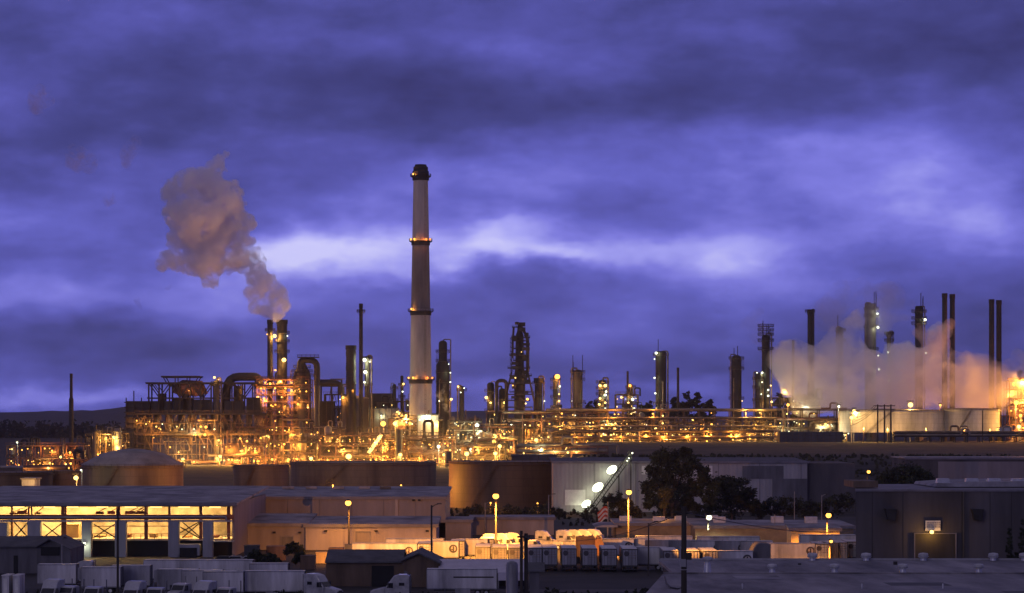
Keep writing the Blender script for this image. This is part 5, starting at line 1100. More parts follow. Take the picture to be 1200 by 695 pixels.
def make_tractor(m='cab_white', sleeper=True, day=False):
    """local frame: nose towards -X, centre line y=0"""
    root = bpy.data.objects.new('truck', None); COL.objects.link(root); ORG[root.name] = Vector()
    # hood
    MB().prism([(-4.1, .75), (-1.9, .75), (-1.9, 2.1), (-2.2, 2.08), (-3.7, 1.72), (-4.05, 1.5)], 'y', -.95, .95).build('hood', m, root, bevel=.12)
    top = [(-1.9, .75), (1.6, .75), (1.6, 3.75), (1.2, 3.95), (.1, 3.95), (-.7, 3.7), (-1.1, 3.15), (-1.35, 2.75), (-1.88, 2.1)] if sleeper else [(-1.9, .75), (.3, .75), (.3, 2.95), (.0, 3.05), (-1.2, 3.0), (-1.35, 2.75), (-1.88, 2.1)]
    MB().prism(top, 'y', -1.12, 1.12).build('cab', m, root, bevel=.1)
    w = MB(); w.quad((-1.93, -.95, 2.14), (-1.93, .95, 2.14), (-1.42, .9, 2.78), (-1.42, -.9, 2.78)); w.v = w.v+[v+Vector((.03, 0, -.02)) for v in w.v]; w.f += [(4, 7, 6, 5), (0, 4, 5, 1), (1, 5, 6, 2), (2, 6, 7, 3), (3, 7, 4, 0)]
    w.build('windscreen', 'glass', root)
    for s in (-1, 1):
        y = s*1.125; b = MB(); b.prism([(-1.7, 2.05), (-.75, 2.0), (-.75, 2.75), (-1.25, 2.75)], 'y', min(y, y+s*.02), max(y, y+s*.02)); b.build('side_window', 'glass', root)
        if sleeper: MB().prism([(.1, 2.35), (.9, 2.35), (.9, 2.8), (.1, 2.8)], 'y', min(y, y+s*.02), max(y, y+s*.02)).build('side_window', 'glass', root)
        MB().box(-1.55, -1.35, min(s*1.15, s*1.45), max(s*1.15, s*1.45), 2.1, 2.8).build('mirror', 'trim_dark', root)
        MB().box(-4.12, -3.95, s*.72-.16, s*.72+.16, 1.05, 1.35).build('headlight', 'chrome', root)
        MB().tube([(-.6, s*.98, .75), (1.2, s*.98, .75)], .33, 12).build('fuel_tank', 'chrome', root, smooth=True)
        for ax in (-3.1, 2.6, 3.8):
            wh = MB().tube([(ax, s*.72, .52), (ax, s*1.15, .52)], .52, 16).build('wheel', 'tyre', root, smooth=True); MB().tube([(ax, s*1.1, .52), (ax, s*1.17, .52)], .28, 12).build('rim', 'rim', wh)
        MB().tube([(1.72, s*.95, 1.0), (1.72, s*.95, 3.9)], .08, 8).build('exhaust', 'chrome', root)
    MB().box(-4.15, -4.06, -.5, .5, .95, 1.6).build('grille', 'chrome', root); MB().box(-4.25, -4.0, -1.1, 1.1, .42, .78).build('bumper', m, root, bevel=.05)
    MB().box(-1.8, 4.6, -.5, .5, .55, .95).build('chassis', 'trim_dark', root); MB().tube([(2.9, 0, .96), (2.9, 0, 1.1)], .5, 12).build('fifth_wheel', 'trim_dark', root)
    return root
def dtop(y, h=4.05): return F*(CZ-h)/(y-HY)
def put(root, label, cat, group, x, y, rz=0, nm=None):
    root.location = (x, y, gz(x, y)*0+0.0); root.rotation_euler = (0, 0, rz); tag(root, label, cat, group); return root
TG = 'box trailers parked across the yard'
_cache = {}
def trailer(label, mode, px0, px1, ytop, group=TG, key=None, rz=0, **kw):
    D = dtop(ytop)
    if mode == 'side':
        Ln = round((px1-px0)*D/F/math.cos(rz)*2)/2; Ln = max(6.0, Ln)
    else: Ln = kw.pop('Ln', 13.5)
    k = (Ln, mode, tuple(sorted(kw.items())))
    if k in _cache: r = copy_tree(_cache[k])
    else: r = make_trailer(Ln, **kw); _cache[k] = r
    xc = (XX(px0, D)+XX(px1, D))/2
    if mode == 'side': put(r, label, 'trailer', group, xc, D+1.3, rz)
    else: put(r, label, 'trailer', group, xc, D+Ln/2, -PI/2+rz)   # rear doors face the camera
    return r
# -- row of dark rear doors, centre
n = ['first', 'second', 'third', 'fourth', 'fifth', 'sixth', 'seventh']
for i, (a, c, y) in enumerate(((619, 634, 642.5), (637, 652, 642.5), (659, 675, 642.8), (683, 699, 643), (706, 722, 643.3), (730, 747, 643.6))):
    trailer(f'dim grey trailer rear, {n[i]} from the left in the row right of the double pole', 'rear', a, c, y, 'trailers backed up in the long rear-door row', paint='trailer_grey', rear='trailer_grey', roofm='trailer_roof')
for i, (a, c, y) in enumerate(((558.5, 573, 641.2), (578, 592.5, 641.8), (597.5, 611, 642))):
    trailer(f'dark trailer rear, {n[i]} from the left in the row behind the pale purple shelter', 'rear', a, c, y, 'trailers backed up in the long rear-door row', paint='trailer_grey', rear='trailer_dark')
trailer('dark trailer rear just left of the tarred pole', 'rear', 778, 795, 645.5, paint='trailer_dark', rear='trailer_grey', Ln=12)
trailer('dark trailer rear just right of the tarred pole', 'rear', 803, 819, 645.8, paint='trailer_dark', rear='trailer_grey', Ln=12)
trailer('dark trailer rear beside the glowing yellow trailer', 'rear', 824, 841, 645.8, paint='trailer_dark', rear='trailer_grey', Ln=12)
trailer('glowing yellow trailer side with a ring logo at its right end', 'side', 842.5, 881.5, 646, paint='trailer_white')
trailer('pink-lit trailer side with a dark round logo, before the dark building', 'side', 903, 958.5, 637, paint='trailer_white')
trailer('narrow amber trailer end right of the pink-lit trailer', 'rear', 959.5, 968, 637.5, Ln=9, paint='trailer_white', rear='trailer_white')
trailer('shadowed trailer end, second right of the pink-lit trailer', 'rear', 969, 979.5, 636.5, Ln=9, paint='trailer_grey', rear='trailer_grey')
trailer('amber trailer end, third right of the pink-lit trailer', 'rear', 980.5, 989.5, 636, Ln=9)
trailer('amber trailer end right beside the corner of the dark building', 'rear', 995, 1007, 635, Ln=9)
trailer('long trailer roof glowing yellow behind the amber ends near the dark building', 'side', 938, 1003, 627, logo=False)
# tier behind
trailer('dull side of a long trailer seen over the brown shed', 'side', 413, 490, 637, rz=0)
trailer('amber-lit trailer end over the right slope of the brown shed', 'rear', 490.5, 504.5, 637.2, Ln=9)
trailer('orange-lit trailer with a large round logo behind the thin lamp pole', 'side', 507, 530, 634.5)
trailer('pale trailer end between two orange-lit trailers', 'rear', 530.5, 542, 634, Ln=8)
trailer('orange-lit trailer side with a round logo left of the dark rears', 'side', 542, 564, 632)
trailer('pale-lit trailer end behind the dark rears', 'rear', 565, 577, 631.5, Ln=8)
trailer('long trailer with a bright yellow roof, back of the left group', 'side', 452, 520, 631.5, logo=False)
trailer('small grey trailer with a logo left of the brightest trailer', 'side', 714, 735, 631.6)
trailer('brightest pale yellow trailer beside the thin pole', 'side', 736, 760, 631.3)
for i, (a, c, lb) in enumerate(((762, 789, 'dull bluish trailer right of the thin pole'), (790, 815, 'dull trailer passing behind the tarred pole'), (817, 840, 'orange-lit trailer right of the tarred pole'), (841, 873, 'dull purple trailer above the glowing yellow trailer'), (875, 899, 'orange trailer half covered by the dark tarpaulin heap'))):
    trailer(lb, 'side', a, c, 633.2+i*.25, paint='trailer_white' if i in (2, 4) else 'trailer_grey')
trailer('long flat trailer behind, its roof shining cream', 'side', 745, 812, 628.5, logo=False)
trailer('long flat trailer behind, its roof shining amber at the right', 'side', 818, 890, 629, logo=False)
trailer('low amber trailer side in front of the cream-roofed ones', 'side', 748, 776, 641.5, logo=False)
# near trailers
trailer('near grey-white trailer with a dark stripe, in front of the pale purple shelter', 'side', 499.5, 583, 667, stripe=True, logo=False)
# bottom left yard
BG = 'trailers and trucks parked at the lower left'
trailer('white trailer behind the truck with a rounded roof, lower left', 'side', 45, 88, 661.5, BG, logo=False)
trailer('plain trailer right of the rounded-roof truck', 'side', 100, 136.5, 665, BG, logo=False, reefer=True)
trailer('plain trailer crossing behind the thin dark pole', 'side', 138, 168, 663, BG, paint='trailer_grey', logo=False)
trailer('longest pale trailer in the lower left yard', 'side', 169, 296, 656.5, BG, logo=False, rz=math.radians(-2))
trailer('dull trailer just below the left of the longest one', 'side', 191, 225, 667.5, BG, paint='trailer_grey', logo=False, reefer=True)
trailer('narrow pale trailer between two wider ones, lower left yard', 'side', 227, 246, 668.5, BG)
trailer('pale trailer with rounded front corner, lower left yard', 'side', 247, 276, 670, BG, logo=False)
trailer('nearest wide pale trailer with its end post at the right', 'side', 277, 358, 669.5, BG, logo=False)
trailer('nearly hidden low trailer behind the nearest wide one', 'side', 300, 330, 660.5, BG, logo=False)
for (px0, px1, lb) in ((2, 10.5, 'white box end at the bottom left corner'), (15, 23, 'second white box end at the bottom left corner')):
    D = 372; x0, x1 = XX(px0, D), XX(px1, D); r = thing('portable_cabin', lb, 'cabin', ((x0+x1)/2, D+2, 0), 'white box ends in the corner')
    MB().box(x0, x1, D, D+4, 0, ZZ(675, D)).build('wall', 'trailer_white', r); MB().box(x0-.05, x1+.05, D-.05, D+4.05, ZZ(675, D)+.002, ZZ(675, D)+.12).build('roof', 'trailer_roof', r); MB().box(x0+.25, x1-.25, D-.05, D-.003, .1, ZZ(678, D)).build('door', 'trailer_roof', r)
# -- tractors
T0 = make_tractor('cab_white'); T1 = make_tractor('cab_white', sleeper=False); T2 = make_tractor('cab_orange', sleeper=False)
used = set()
def truck(proto, label, px, ytop, rz, group, h=None):
    r = proto if proto.name not in used else copy_tree(proto); used.add(proto.name)
    h = h or (3.95 if proto is T0 else 3.05); D = dtop(ytop, h); return put(r, label, 'truck', group, XX(px, D), D, rz)
truck(T0, 'white aerodynamic truck cab facing left among the lower left trailers', 98, 656.5, 0, BG)
truck(T0, 'nearest white truck cab, in front of the doorway of the brown shed', 467, 673, 0, None)
truck(T0, 'truck cab facing right at the end of the nearest wide trailer', 371, 672, PI-.5, BG)
G3 = 'white trucks lined up under the amber lamp'
for i, (px, y, lb) in enumerate(((603, 624, 'leftmost'), (637, 621.5, 'second'), (662, 621, 'third'), (674, 620.5, 'fourth'), (686, 620.3, 'fifth'), (697, 620, 'rightmost'))):
    truck(T0, f'white amber-lit truck, {lb} from the left in the lit row' if 0 < i < 5 else f'white amber-lit truck, {lb} in the lit row', px, y, PI-.15*(i % 3), G3)
truck(T0, 'cream-lit truck cab above the orange-lit trailer with a round logo', 577, 625.5, PI-.3, G3)
truck(T0, 'cream-lit truck cab left of the leftmost one in the lit row', 592, 625, PI-.4, G3)
truck(T1, 'small pale-lit day cab truck low beside the second lit truck', 622, 632.5, PI-.2, G3)
truck(T2, 'orange day cab truck at the right end of the lit row', 703, 631, PI/2+.3, G3)
ct = thing('container', 'brown open container standing between the lit trucks and the orange cab', 'container', (XX(686, 500), 500, 0))
b = MB(); D = 470; b.box(XX(675, D), XX(697, D), D, D+2.5, 1.2, ZZ(629, D)); b.build('body', 'container', ct); b = MB()
for i in range(12): x = XX(675.5+i*1.8, D); b.box(x, x+.12, D-.08, D, 1.2, ZZ(629.4, D))
b.build('corrugation', 'container', ct); MB().box(XX(676, D), XX(696, D), D+.3, D+2.2, 0, 1.19).build('base', 'trim_dark', ct)
hp = thing('tarp_heap', 'orange-lit tarpaulin hood right of the brown container', 'tarpaulin', (XX(701, 472), 472, 0))
MB().prism([(XX(695, 472), 0), (XX(709, 472), 0), (XX(708, 472), ZZ(640, 472)), (XX(704, 472), ZZ(630, 472)), (XX(700, 472), ZZ(628, 472)), (XX(697, 472), ZZ(633, 472))], 'y', 468, 474).build('cover', 'tarp', hp)
# front-on cabs, bottom left
G4 = 'dark truck fronts facing out of the lower left yard'
for i, (px, y, rz, lb) in enumerate(((62, 684, 1.3, 'first truck front, left of the thin dark pole foot'), (84, 686, 1.2, 'second truck front in the dim row'), (112, 687, 1.35, 'truck front under the plain trailer with a cooling unit'), (158, 686, 1.3, 'truck front just right of the thin dark pole at the bottom'), (184, 688, 1.45, 'truck front below the left end of the longest trailer'), (216, 683, 1.1, 'truck front with a square windscreen below the paired trailers'), (240, 686, 1.2, 'truck front below the narrow pale trailer'), (268, 688, 1.15, 'truck front at the left of the nearest wide trailer'))):
    truck(T1 if i % 3 else T0, lb, px, y-(0 if i % 3 else 5), rz, G4)
# junk between the buildings, left centre
rnd = random.Random(44)
for i, (a, c, t, y, m, lb) in enumerate(((312, 334, 641, 480, 'container', 'dark container left of the bush before the low buildings'), (370, 383, 648, 470, 'ochre', 'amber-lit box stall beside the brown shed'), (385, 402, 643, 480, 'container', 'low brown container behind the left roof edge of the brown shed'), (352, 369, 652, 450, 'container', 'dark skip between the bush and the amber stall'), (286, 303, 640, 475, 'trim_dark', 'black skip before the dim bluish building'), (404, 414, 639, 482, 'shed_grey', 'grey crate stack behind the brown shed'))):
    x0, x1 = XX(a, y), XX(c, y); r = thing('container', lb, 'container', ((x0+x1)/2, y+1.2, 0), 'containers and skips in the yard'); b = MB(); b.box(x0, x1, y, y+2.5, .1, ZZ(t, y)); b.build('body', m, r)
    b = MB(); k = int((x1-x0)/.4)
    for q in range(k): xx = x0+.1+q*.4; b.box(xx, xx+.18, y-.07, y-.001, .15, ZZ(t, y)-.05)
    b.build('ribs', m, r); MB().box(x0-.06, x1+.06, y-.1, y+2.6, ZZ(t, y)+.002, ZZ(t, y)+.14).build('lid', m, r)
light((XX(377, 468), 466, 2.6), 260, 'o', .3)
for i, (px, y) in enumerate(((293, 645), (276, 648), (262, 650))):
    x = XX(px, 470); r = thing('parked_car', ['dim parked van right of the lit hall', 'dim parked car left of the van by the lit hall', 'dark parked car nearest the dock plate of the lit hall'][i], 'car', (x, 470, 0), 'cars by the lit hall')
    MB().prism([(x-2.2, .4), (x+2.2, .4), (x+2.2, .95), (x+1.5, 1.05), (x+1.0, 1.5), (x-.9, 1.5), (x-1.5, 1.0), (x-2.2, .85)], 'y', 469, 470.8).build('body', ['cab_white', 'trailer_grey', 'trim_dark'][i], r, bevel=.08)
    MB().prism([(x-1.25, 1.03), (x+1.2, 1.07), (x+.9, 1.42), (x-.8, 1.42)], 'y', 468.97, 470.83).build('window', 'glass', r)
    for ax in (-1.4, 1.4):
        for yy in (469, 470.6): MB().tube([(x+ax, yy-.05, .35), (x+ax, yy+.2, .35)], .35, 12).build('wheel', 'tyre', r)

# ---------------------------------------------------------------- poles and street lamps
def street_lamp(label, px, py, D, c='o', watt=3200, r=.8, zb=None, thick=.14, post=True, arm=2.4, cone=158):
    p = PT(px, py, D); z0 = 0 if zb is None else zb; root = thing('street_lamp', label, 'street lamp', (p.x, D+.5, z0), 'amber street lamps in the yards')
    MB().tube([(p.x, D+arm, z0), (p.x, D+arm, p.z+r*.9)], [thick*1.3, thick*.8], 8).build('pole', 'pole', root, smooth=True)
    MB().tube([(p.x, D+arm, p.z+r*.85), (p.x, D+.1, p.z+r+.1)], thick*.6, 6).build('arm', 'pole', root)
    MB().lathe(p.x, D, [(r*.9, p.z+r*.72), (r*.7, p.z+r*1.05), (r*.2, p.z+r*1.2)], 14).build('lamp_shade', 'dark_steel', root, smooth=True)
    lamp(root, p, r, c, watt, 'lamp_globe', down=cone); return root
street_lamp('brightest amber street lamp, before the long grey warehouse', 408, 589.5, 512, 'o', 9000, .62)
street_lamp('amber street lamp in front of the tall brown tank', 581, 581.5, 500, 'o', 125000, .62)
street_lamp('amber street lamp left of the big tree', 737, 577, 515, 'o', 125000, .58)
street_lamp('white star-bright lamp on a short post right of the tarred pole', 831, 606.5, 534, 'w', 26000, .6, zb=3.5, arm=2.6)
street_lamp('amber lamp on a short post at the right end of the depots', 971, 604, 513, 'o', 60000, .56, zb=0, cone=142)
street_lamp('small faint amber lamp on the roof behind the round bush', 1018, 553, 640, 'o', 900, .45, zb=0)
street_lamp('glaring amber lamp low over the trailers right of the pink-lit one', 974, 634.5, 452, 'o', 50000, .3, zb=0)
for (px, py, D, w) in ((560, 622, 500, 3600), (650, 606, 505, 5200), (470, 618, 510, 2600)):
    pass
for i, (px, D) in enumerate(((150, 735), (300, 760), (390, 790), (470, 790), (575, 715), (630, 712))):  # posts added only to warm the tank shells; no lamp is known there
    x = XX(px, D); z = 6.6 if px < 500 else 9.0; r = thing('added_tank_lamp', ['added post lamp at the foot of the domed tank', 'added post lamp at the foot of the small round tank', 'added post lamp at the foot of the longest tank, left', 'added post lamp at the foot of the longest tank, right', 'added post lamp left at the foot of the tall brown tank', 'added post lamp right at the foot of the tall brown tank'][i], 'added lamp', (x, D, 0), 'added lamps lighting the tank shells')
    z = 3.5 if px > 500 else 6.6
    MB().tube([(x, D+.6, 0), (x, D+.6, z+.5)], .1, 8).build('pole', 'pole', r); lamp(r, (x, D, z), .35, 'o', (6000, 6000, 60000, 17000, 3500, 3500)[i])
# unlit lamps and poles
def spot(root, p, q, watts, deg, col='o'):
    l = bpy.data.lights.new('lamp_light', 'SPOT'); l.energy = watts; l.color = LC[col]; l.shadow_soft_size = .2; l.spot_size = math.radians(deg); l.spot_blend = .6
    o = bpy.data.objects.new('lamp_light', l); COL.objects.link(o); o.parent = root; p = Vector(p); o.location = p-ORG[root.name]; o.rotation_euler = (Vector(q)-p).to_track_quat('-Z', 'Y').to_euler(); NL[0] += 1
def plain_pole(label, px, ytop, D, r, m='pole', head=None, name='utility_pole', cat='pole', group='poles in the yards', zb=None, lean=0):
    x = XX(px, D); z0 = gz(x, D) if zb is None else zb; zt = ZZ(ytop, D); root = thing(name, label, cat, (x, D, z0), group)
    MB().tube([(x, D, z0-.2), (x+lean, D, zt)], [r*1.15, r*.85], 12).build('pole', m, root, smooth=True)
    if head == 'lamp':
        MB().tube([(x, D, zt-.4), (x+.5, D, zt), (x+1.3, D, zt+.25)], .08, 6).build('arm', m, root); MB().box(x+.9, x+1.7, D-.15, D+.15, zt+.15, zt+.35).build('lamp_head', 'trim_dark', root)
    if head == 'cross': MB().box(x-1.6, x+1.6, D-.12, D+.12, zt-.9, zt-.65).build('crossarm', 'pole', root)
    return root
sp = plain_pole('thin dark lamp pole among the orange-lit trailers, its head turned away', 505.7, 592, 430, .16, 'pole', 'lamp', 'street_lamp', 'street lamp'); spot(sp, (XX(505.7, 430)+1.3, 430.3, ZZ(592, 430)-.1), (XX(535, 470), 470, 2.5), 190000, 80)
plain_pole('thin dark pole rising over the lower left trailers', 138, 597, 380, .17, 'pole')
plain_pole('short thin pole behind the grey gabled shed corner', 72.5, 638, 420, .1, 'pole_metal')
sp = plain_pole('thin pole between the depot roof and the trailer row', 760, 613, 432, .12, 'pole', 'lamp'); spot(sp, (XX(760, 432)+1.3, 432.3, ZZ(613, 432)-.1), (XX(850, 440), 444, 2.5), 42000, 48)
plain_pole('flagpole under the three floodlights', 712.5, 588, 590, .13, 'pole_metal', name='flagpole', cat='flagpole', group=None)
plain_pole('slim pole left of the lit trucks, against the tall brown tank', 643, 580, 640, .12, 'pole_metal', 'lamp')
plain_pole('slim pale pole beside the amber lamp of the tall brown tank', 568.5, 589, 585, .13, 'pole_metal', 'lamp')
plain_pole('short slim pole on the right depots near the small white fitting', 908, 603, 548, .1, 'pole_metal')
plain_pole('slim curved lamp pole behind the depots, left of the dark building', 963, 580, 620, .1, 'pole_metal', 'lamp')
plain_pole('slim pole behind the right depots', 931, 576, 640, .1, 'pole_metal')
tp = plain_pole('thick tarred pole standing close to the camera, right of centre', 801.5, 594, 150, .17, 'pole', None, group=None)
x, D = XX(801.5, 150), 150
MB().box(x-.24, x+.1, D-.3, D-.14, ZZ(664, D), ZZ(655, D)).build('meter_box', 'pillar', tp); MB().tube([(x-.22, D-.1, ZZ(663, D)), (x-.22, D-.1, ZZ(640, D))], .035, 6).build('conduit', 'vent_white', tp)
MB().box(x-.75, x+.75, D-.1, D+.1, ZZ(601, D), ZZ(599.5, D)).build('crossarm', 'pole', tp); MB().box(x+.1, x+.45, D-.1, D+.25, ZZ(656, D), ZZ(648, D)).build('transformer', 'dark_steel', tp)
MB().lathe(x, D, [(.185, ZZ(668, D)), (.2, ZZ(667.6, D)), (.185, ZZ(667.2, D))], 12).build('band', 'vent_white', tp)
dp = plain_pole('thick left shaft of the double pole at the lower centre', 611, 622, 200, .13, 'pole', None, group='double pole')
dq = plain_pole('thick right shaft of the double pole at the lower centre', 616.5, 625, 200.6, .17, 'pole', None, group='double pole')
MB().box(XX(606, 200), XX(621, 200), 199.6, 199.85, ZZ(630, 200), ZZ(628, 200)).build('crossarm', 'pole', dp)
for i, px in enumerate((1028.5, 1036.5, 1044)):
    r = plain_pole(['left pole of the three by the white tanks', 'middle pole of the three by the white tanks', 'right pole of the three by the white tanks'][i], px, 474, 1290, .42, 'pole', None, group='three utility poles by the white tanks')
    xx = XX(px, 1290)
    for yy in (476, 480): MB().box(xx-2.1, xx+2.1, 1289.4, 1289.8, ZZ(yy, 1290), ZZ(yy, 1290)+.4).build('crossarm', 'pole', r)
plain_pole('single dark pole before the right-hand white tank', 1151.5, 481, 1300, .3, 'pole')
# wires
def wire(label, pts, r=.05, sag=1.0, nm='power_line'):
    b = MB()
    for a, c in zip(pts, pts[1:]):
        a = Vector(a); c = Vector(c); P = [a.lerp(c, t/14)-Vector((0, 0, 4*sag*(t/14)*(1-t/14))) for t in range(15)]; b.tube(P, r, 5)
    return tag(b.build(nm, 'wire'), label, 'cable', 'overhead wires')
wire('overhead wire leading right from the tarred pole', [PT(801, 600, 150), PT(1003, 622, 300)], .03, .6)
wire('overhead wire from the tarred pole left to the double pole', [PT(801, 600.5, 150), PT(614, 629, 200)], .02, .9)
for i, dx in enumerate((-1.8, -.6, .6)):
    a = PT(1028.5, 475.5, 1290)+Vector((dx, 0, 0)); wire(f'wire sagging left from the three poles, {["upper", "middle", "lower"][i]} strand', [a, PT(1002-i*3, 489+i*5, 1330)], .13, 1.5)
wire('short wires strung between the three poles by the white tanks', [PT(1028.5, 475.5, 1290), PT(1036.5, 475.5, 1290), PT(1044, 475.5, 1290)], .12, .3)
# flag
def flag():
    D = 590; x0 = XX(712.3, D); z1 = ZZ(594.5, D); L_ = XX(700, D); root = thing('flag', 'drooping red and white flag on the flagpole under the floodlights', 'flag', (x0, D, z1))
    n = 10; w = (x0-L_); b1 = MB(); b2 = MB()
    def P(u, v): return Vector((x0-w*u*(1-.18*v), D+.5*math.sin(u*7+v*2), z1-2.9*v-.9*u*u+.35*math.sin(u*5)))
    for j in range(6):
        bb = b1 if j % 2 == 0 else b2
        for i in range(n):
            a, c, d, e = P(i/n, j/6), P((i+1)/n, j/6), P((i+1)/n, (j+1)/6), P(i/n, (j+1)/6); bb.quad(a, c, d, e)
            o = Vector((0, .03, 0)); bb.quad(e+o, d+o, c+o, a+o)
    b1.build('red_stripes', 'flag_red', root); b2.build('white_stripes', 'flag_white', root)
flag()
# yard ground surfaces
yd = MB(); 
def sheet(name, pts, z, m):
    b = MB(); b.v = [Vector((x, y, z)) for x, y in pts]; b.f = [tuple(range(len(pts)))]; return kind(b.build(name, m), 'structure')
sheet('yard_pavement', [(-170, 372), (120, 372), (190, 700), (-230, 700)], .06, mat('yard_asphalt', (.035, .032, .032), .8, 0, .45, .08))
sheet('road', [(-10, 392), (60, 392), (60, 398), (-10, 398)], .065, mat('worn_road', (.09, .08, .08), .8, 0, .3, .1))
# ---------------------------------------------------------------- trees
def tree(label, px, ybase, ytop, wpx, D, seed=0, clumps=40, leaves=70, leaf=.32, m='leaf', name='tree', group='dark trees', blobs=None, trunk=True, cat='tree', zb=None, squash=1.0):
    rnd = random.Random(seed); x = XX(px, D); z0 = (gz(x, D) if zb is None else zb); zt = ZZ(ytop, D); H = zt-z0; w = wpx*D/F/2
    root = thing(name, label, cat, (x, D, z0), group)
    if blobs: cl = [(Vector((XX(a, D), D+rnd.uniform(-.25, .25)*r*D/F, ZZ(b, D))), r*D/F) for a, b, r in blobs]
    else:
        cl = []
        for i in range(9):
            u = rnd.uniform(-1, 1); t = rnd.uniform(.35, 1); r = w*rnd.uniform(.32, .5)
            cl.append((Vector((x+u*w*.62*(1-abs(t-.6)), D+rnd.uniform(-.6, .6)*w, z0+H*(.28+.6*t)-r*.4)), r))
        cl.append((Vector((x, D, zt-w*.4)), w*.4))
    if trunk:
        b = MB(); b.tube([(x, D, z0-.2), (x+.1*w, D, z0+H*.25), (x-.05*w, D, z0+H*.5)], [max(.18, H*.03), H*.022, H*.012], 9); b.build('trunk', 'bark', root, smooth=True)
        b = MB()
        for c, r in cl: s = Vector((x+.05*w, D, z0+H*rnd.uniform(.2, .45))); b.tube([s, s.lerp(c, .5)+Vector((0, 0, .05*H)), c], [H*.012, H*.008, H*.003], 6)
        b.build('limbs', 'bark', root)
    b = MB(); vv = b.v; ff = b.f
    per = max(1, clumps//len(cl)+1)
    for c, r in cl:
        for k in range(per):
            d = Vector((rnd.gauss(0, 1), rnd.gauss(0, 1), rnd.gauss(0, 1)*squash)).normalized(); cc = c+d*r*rnd.uniform(.45, .95); rc = r*rnd.uniform(.22, .4)
            for q in range(leaves):
                e = Vector((rnd.gauss(0, .55), rnd.gauss(0, .55), rnd.gauss(0, .5)))*rc; p = cc+e; s = leaf*rnd.uniform(.6, 1.4)
                u = Vector((rnd.gauss(0, 1), rnd.gauss(0, 1), rnd.gauss(0, .6))).normalized(); t = u.cross(Vector((rnd.gauss(0, 1), rnd.gauss(0, 1), rnd.gauss(0, 1)))).normalized()
                n = len(vv); vv += [p-u*s-t*s*.3, p+u*s*.1-t*s*.5, p+u*s, p+t*s*.5]; ff.append((n, n+1, n+2, n+3))
    b.build('crown', m, root)
    return root
tree('big dark eucalyptus tree standing before the white warehouse', 785, 615, 527, 80, 600, 1, 480, 60, .34, blobs=[(778, 541, 15), (795, 540, 16), (812, 548, 14), (820, 560, 12), (790, 556, 17), (772, 560, 14), (762, 573, 11), (800, 570, 16), (783, 577, 13), (772, 586, 8), (815, 575, 9), (806, 586, 9), (765, 553, 8), (826, 552, 6), (760, 590, 7), (797, 596, 10), (813, 595, 8), (780, 598, 8), (831, 583, 8), (769, 535, 6), (803, 530, 7), (838, 570, 7)], name='eucalyptus_tree', group=None, zb=0)
tree('low broad dark tree right of the big eucalyptus', 855, 615, 560, 76, 640, 2, 200, 55, .34, blobs=[(838, 572, 13), (852, 567, 12), (866, 572, 14), (878, 584, 12), (845, 588, 16), (862, 590, 15), (885, 594, 8), (832, 592, 10)], name='tree', zb=0, m='leaf2')
tree('dark bushy tree right of the three floodlights', 722, 615, 578, 34, 625, 3, 90, 55, .3, blobs=[(715, 588, 9), (726, 586, 10), (736, 592, 8), (722, 598, 11), (745, 600, 8)], zb=0)
tree('small amber-lit tree in front of the big eucalyptus trunk', 778, 612, 570, 16, 585, 4, 60, 50, .24, blobs=[(777, 578, 6), (781, 584, 6), (778, 591, 5), (785, 575, 5)], zb=0, m='leaf2')
light((XX(776, 578), 577, ZZ(592, 578)), 900, 'o', .3)
tree('round dark bush on the roof line behind the dark building', 1062, 585, 546, 96, 560, 5, 280, 60, .32, blobs=[(1030, 571, 9), (1042, 565, 13), (1058, 559, 14), (1072, 559, 14), (1086, 565, 12), (1100, 572, 9), (1064, 572, 15), (1022, 576, 6), (1110, 577, 5)], name='bush', cat='bush', zb=0)
tree('dark tree behind the depots, left of the amber lamp there', 915, 615, 582, 60, 660, 6, 120, 50, .34, blobs=[(905, 592, 12), (922, 594, 13), (940, 596, 12), (890, 598, 10), (955, 594, 10), (975, 592, 13), (990, 588, 12)], zb=0)
tree('dark scrub in front of the tall brown tank', 600, 612, 588, 60, 700, 7, 120, 50, .34, blobs=[(560, 600, 12), (575, 603, 10), (600, 602, 12), (620, 604, 11), (638, 600, 12), (545, 606, 9), (655, 602, 9)], name='bush', cat='bush', zb=0, m='leaf2')
for i, (px, w, t) in enumerate(((805, 26, 458), (820, 30, 458), (832, 20, 468), (790, 22, 466), (760, 22, 470), (752, 16, 472))):
    tree(['dark round tree, second of the group behind the racks', 'tallest dark round tree behind the racks, beside the thin stack', 'lower dark tree at the right of the group behind the racks', 'dark tree right behind the thin black stack', 'small dark tree left of the round tall column', 'smallest dark tree beside the spired cluster'][i], px, 495, t, w, 1460+i*8, 20+i, 60, 34, .8, group='dark trees behind the racks')
for i, (px, w, t) in enumerate(((912, 30, 460), (938, 30, 462), (655, 18, 474), (695, 30, 470), (1196, 16, 434))):
    tree(['dark tree at the left foot of the steam', 'dark tree behind the needle stack', 'low dark tree left of the whiskered column', 'low dark tree behind the whiskered column', 'dark treetop at the right edge above the amber blaze'][i], px, 495, t, w, 1470, 30+i, 50, 30, .8, group='dark trees behind the racks')
for i, (px, t, w) in enumerate(((1183, 616, 6.5), (1198, 606, 7), (1191, 645, 14), (1176, 652, 7))):
    tree(['pointed cypress against the right wall, left one', 'taller pointed cypress at the right edge', 'dark shrub between the two cypresses', 'small dark shrub left of the cypresses'][i], px, 660, t, w, 425, 50+i, 70, 60, .16, group='cypresses by the dark building', blobs=[(px, t+4+k*5, min(w/1.6, 1.6+k*.7)) for k in range(int((668-t)/5))], name='cypress' if i < 2 else 'shrub', cat='tree' if i < 2 else 'shrub', zb=0, trunk=i < 2)
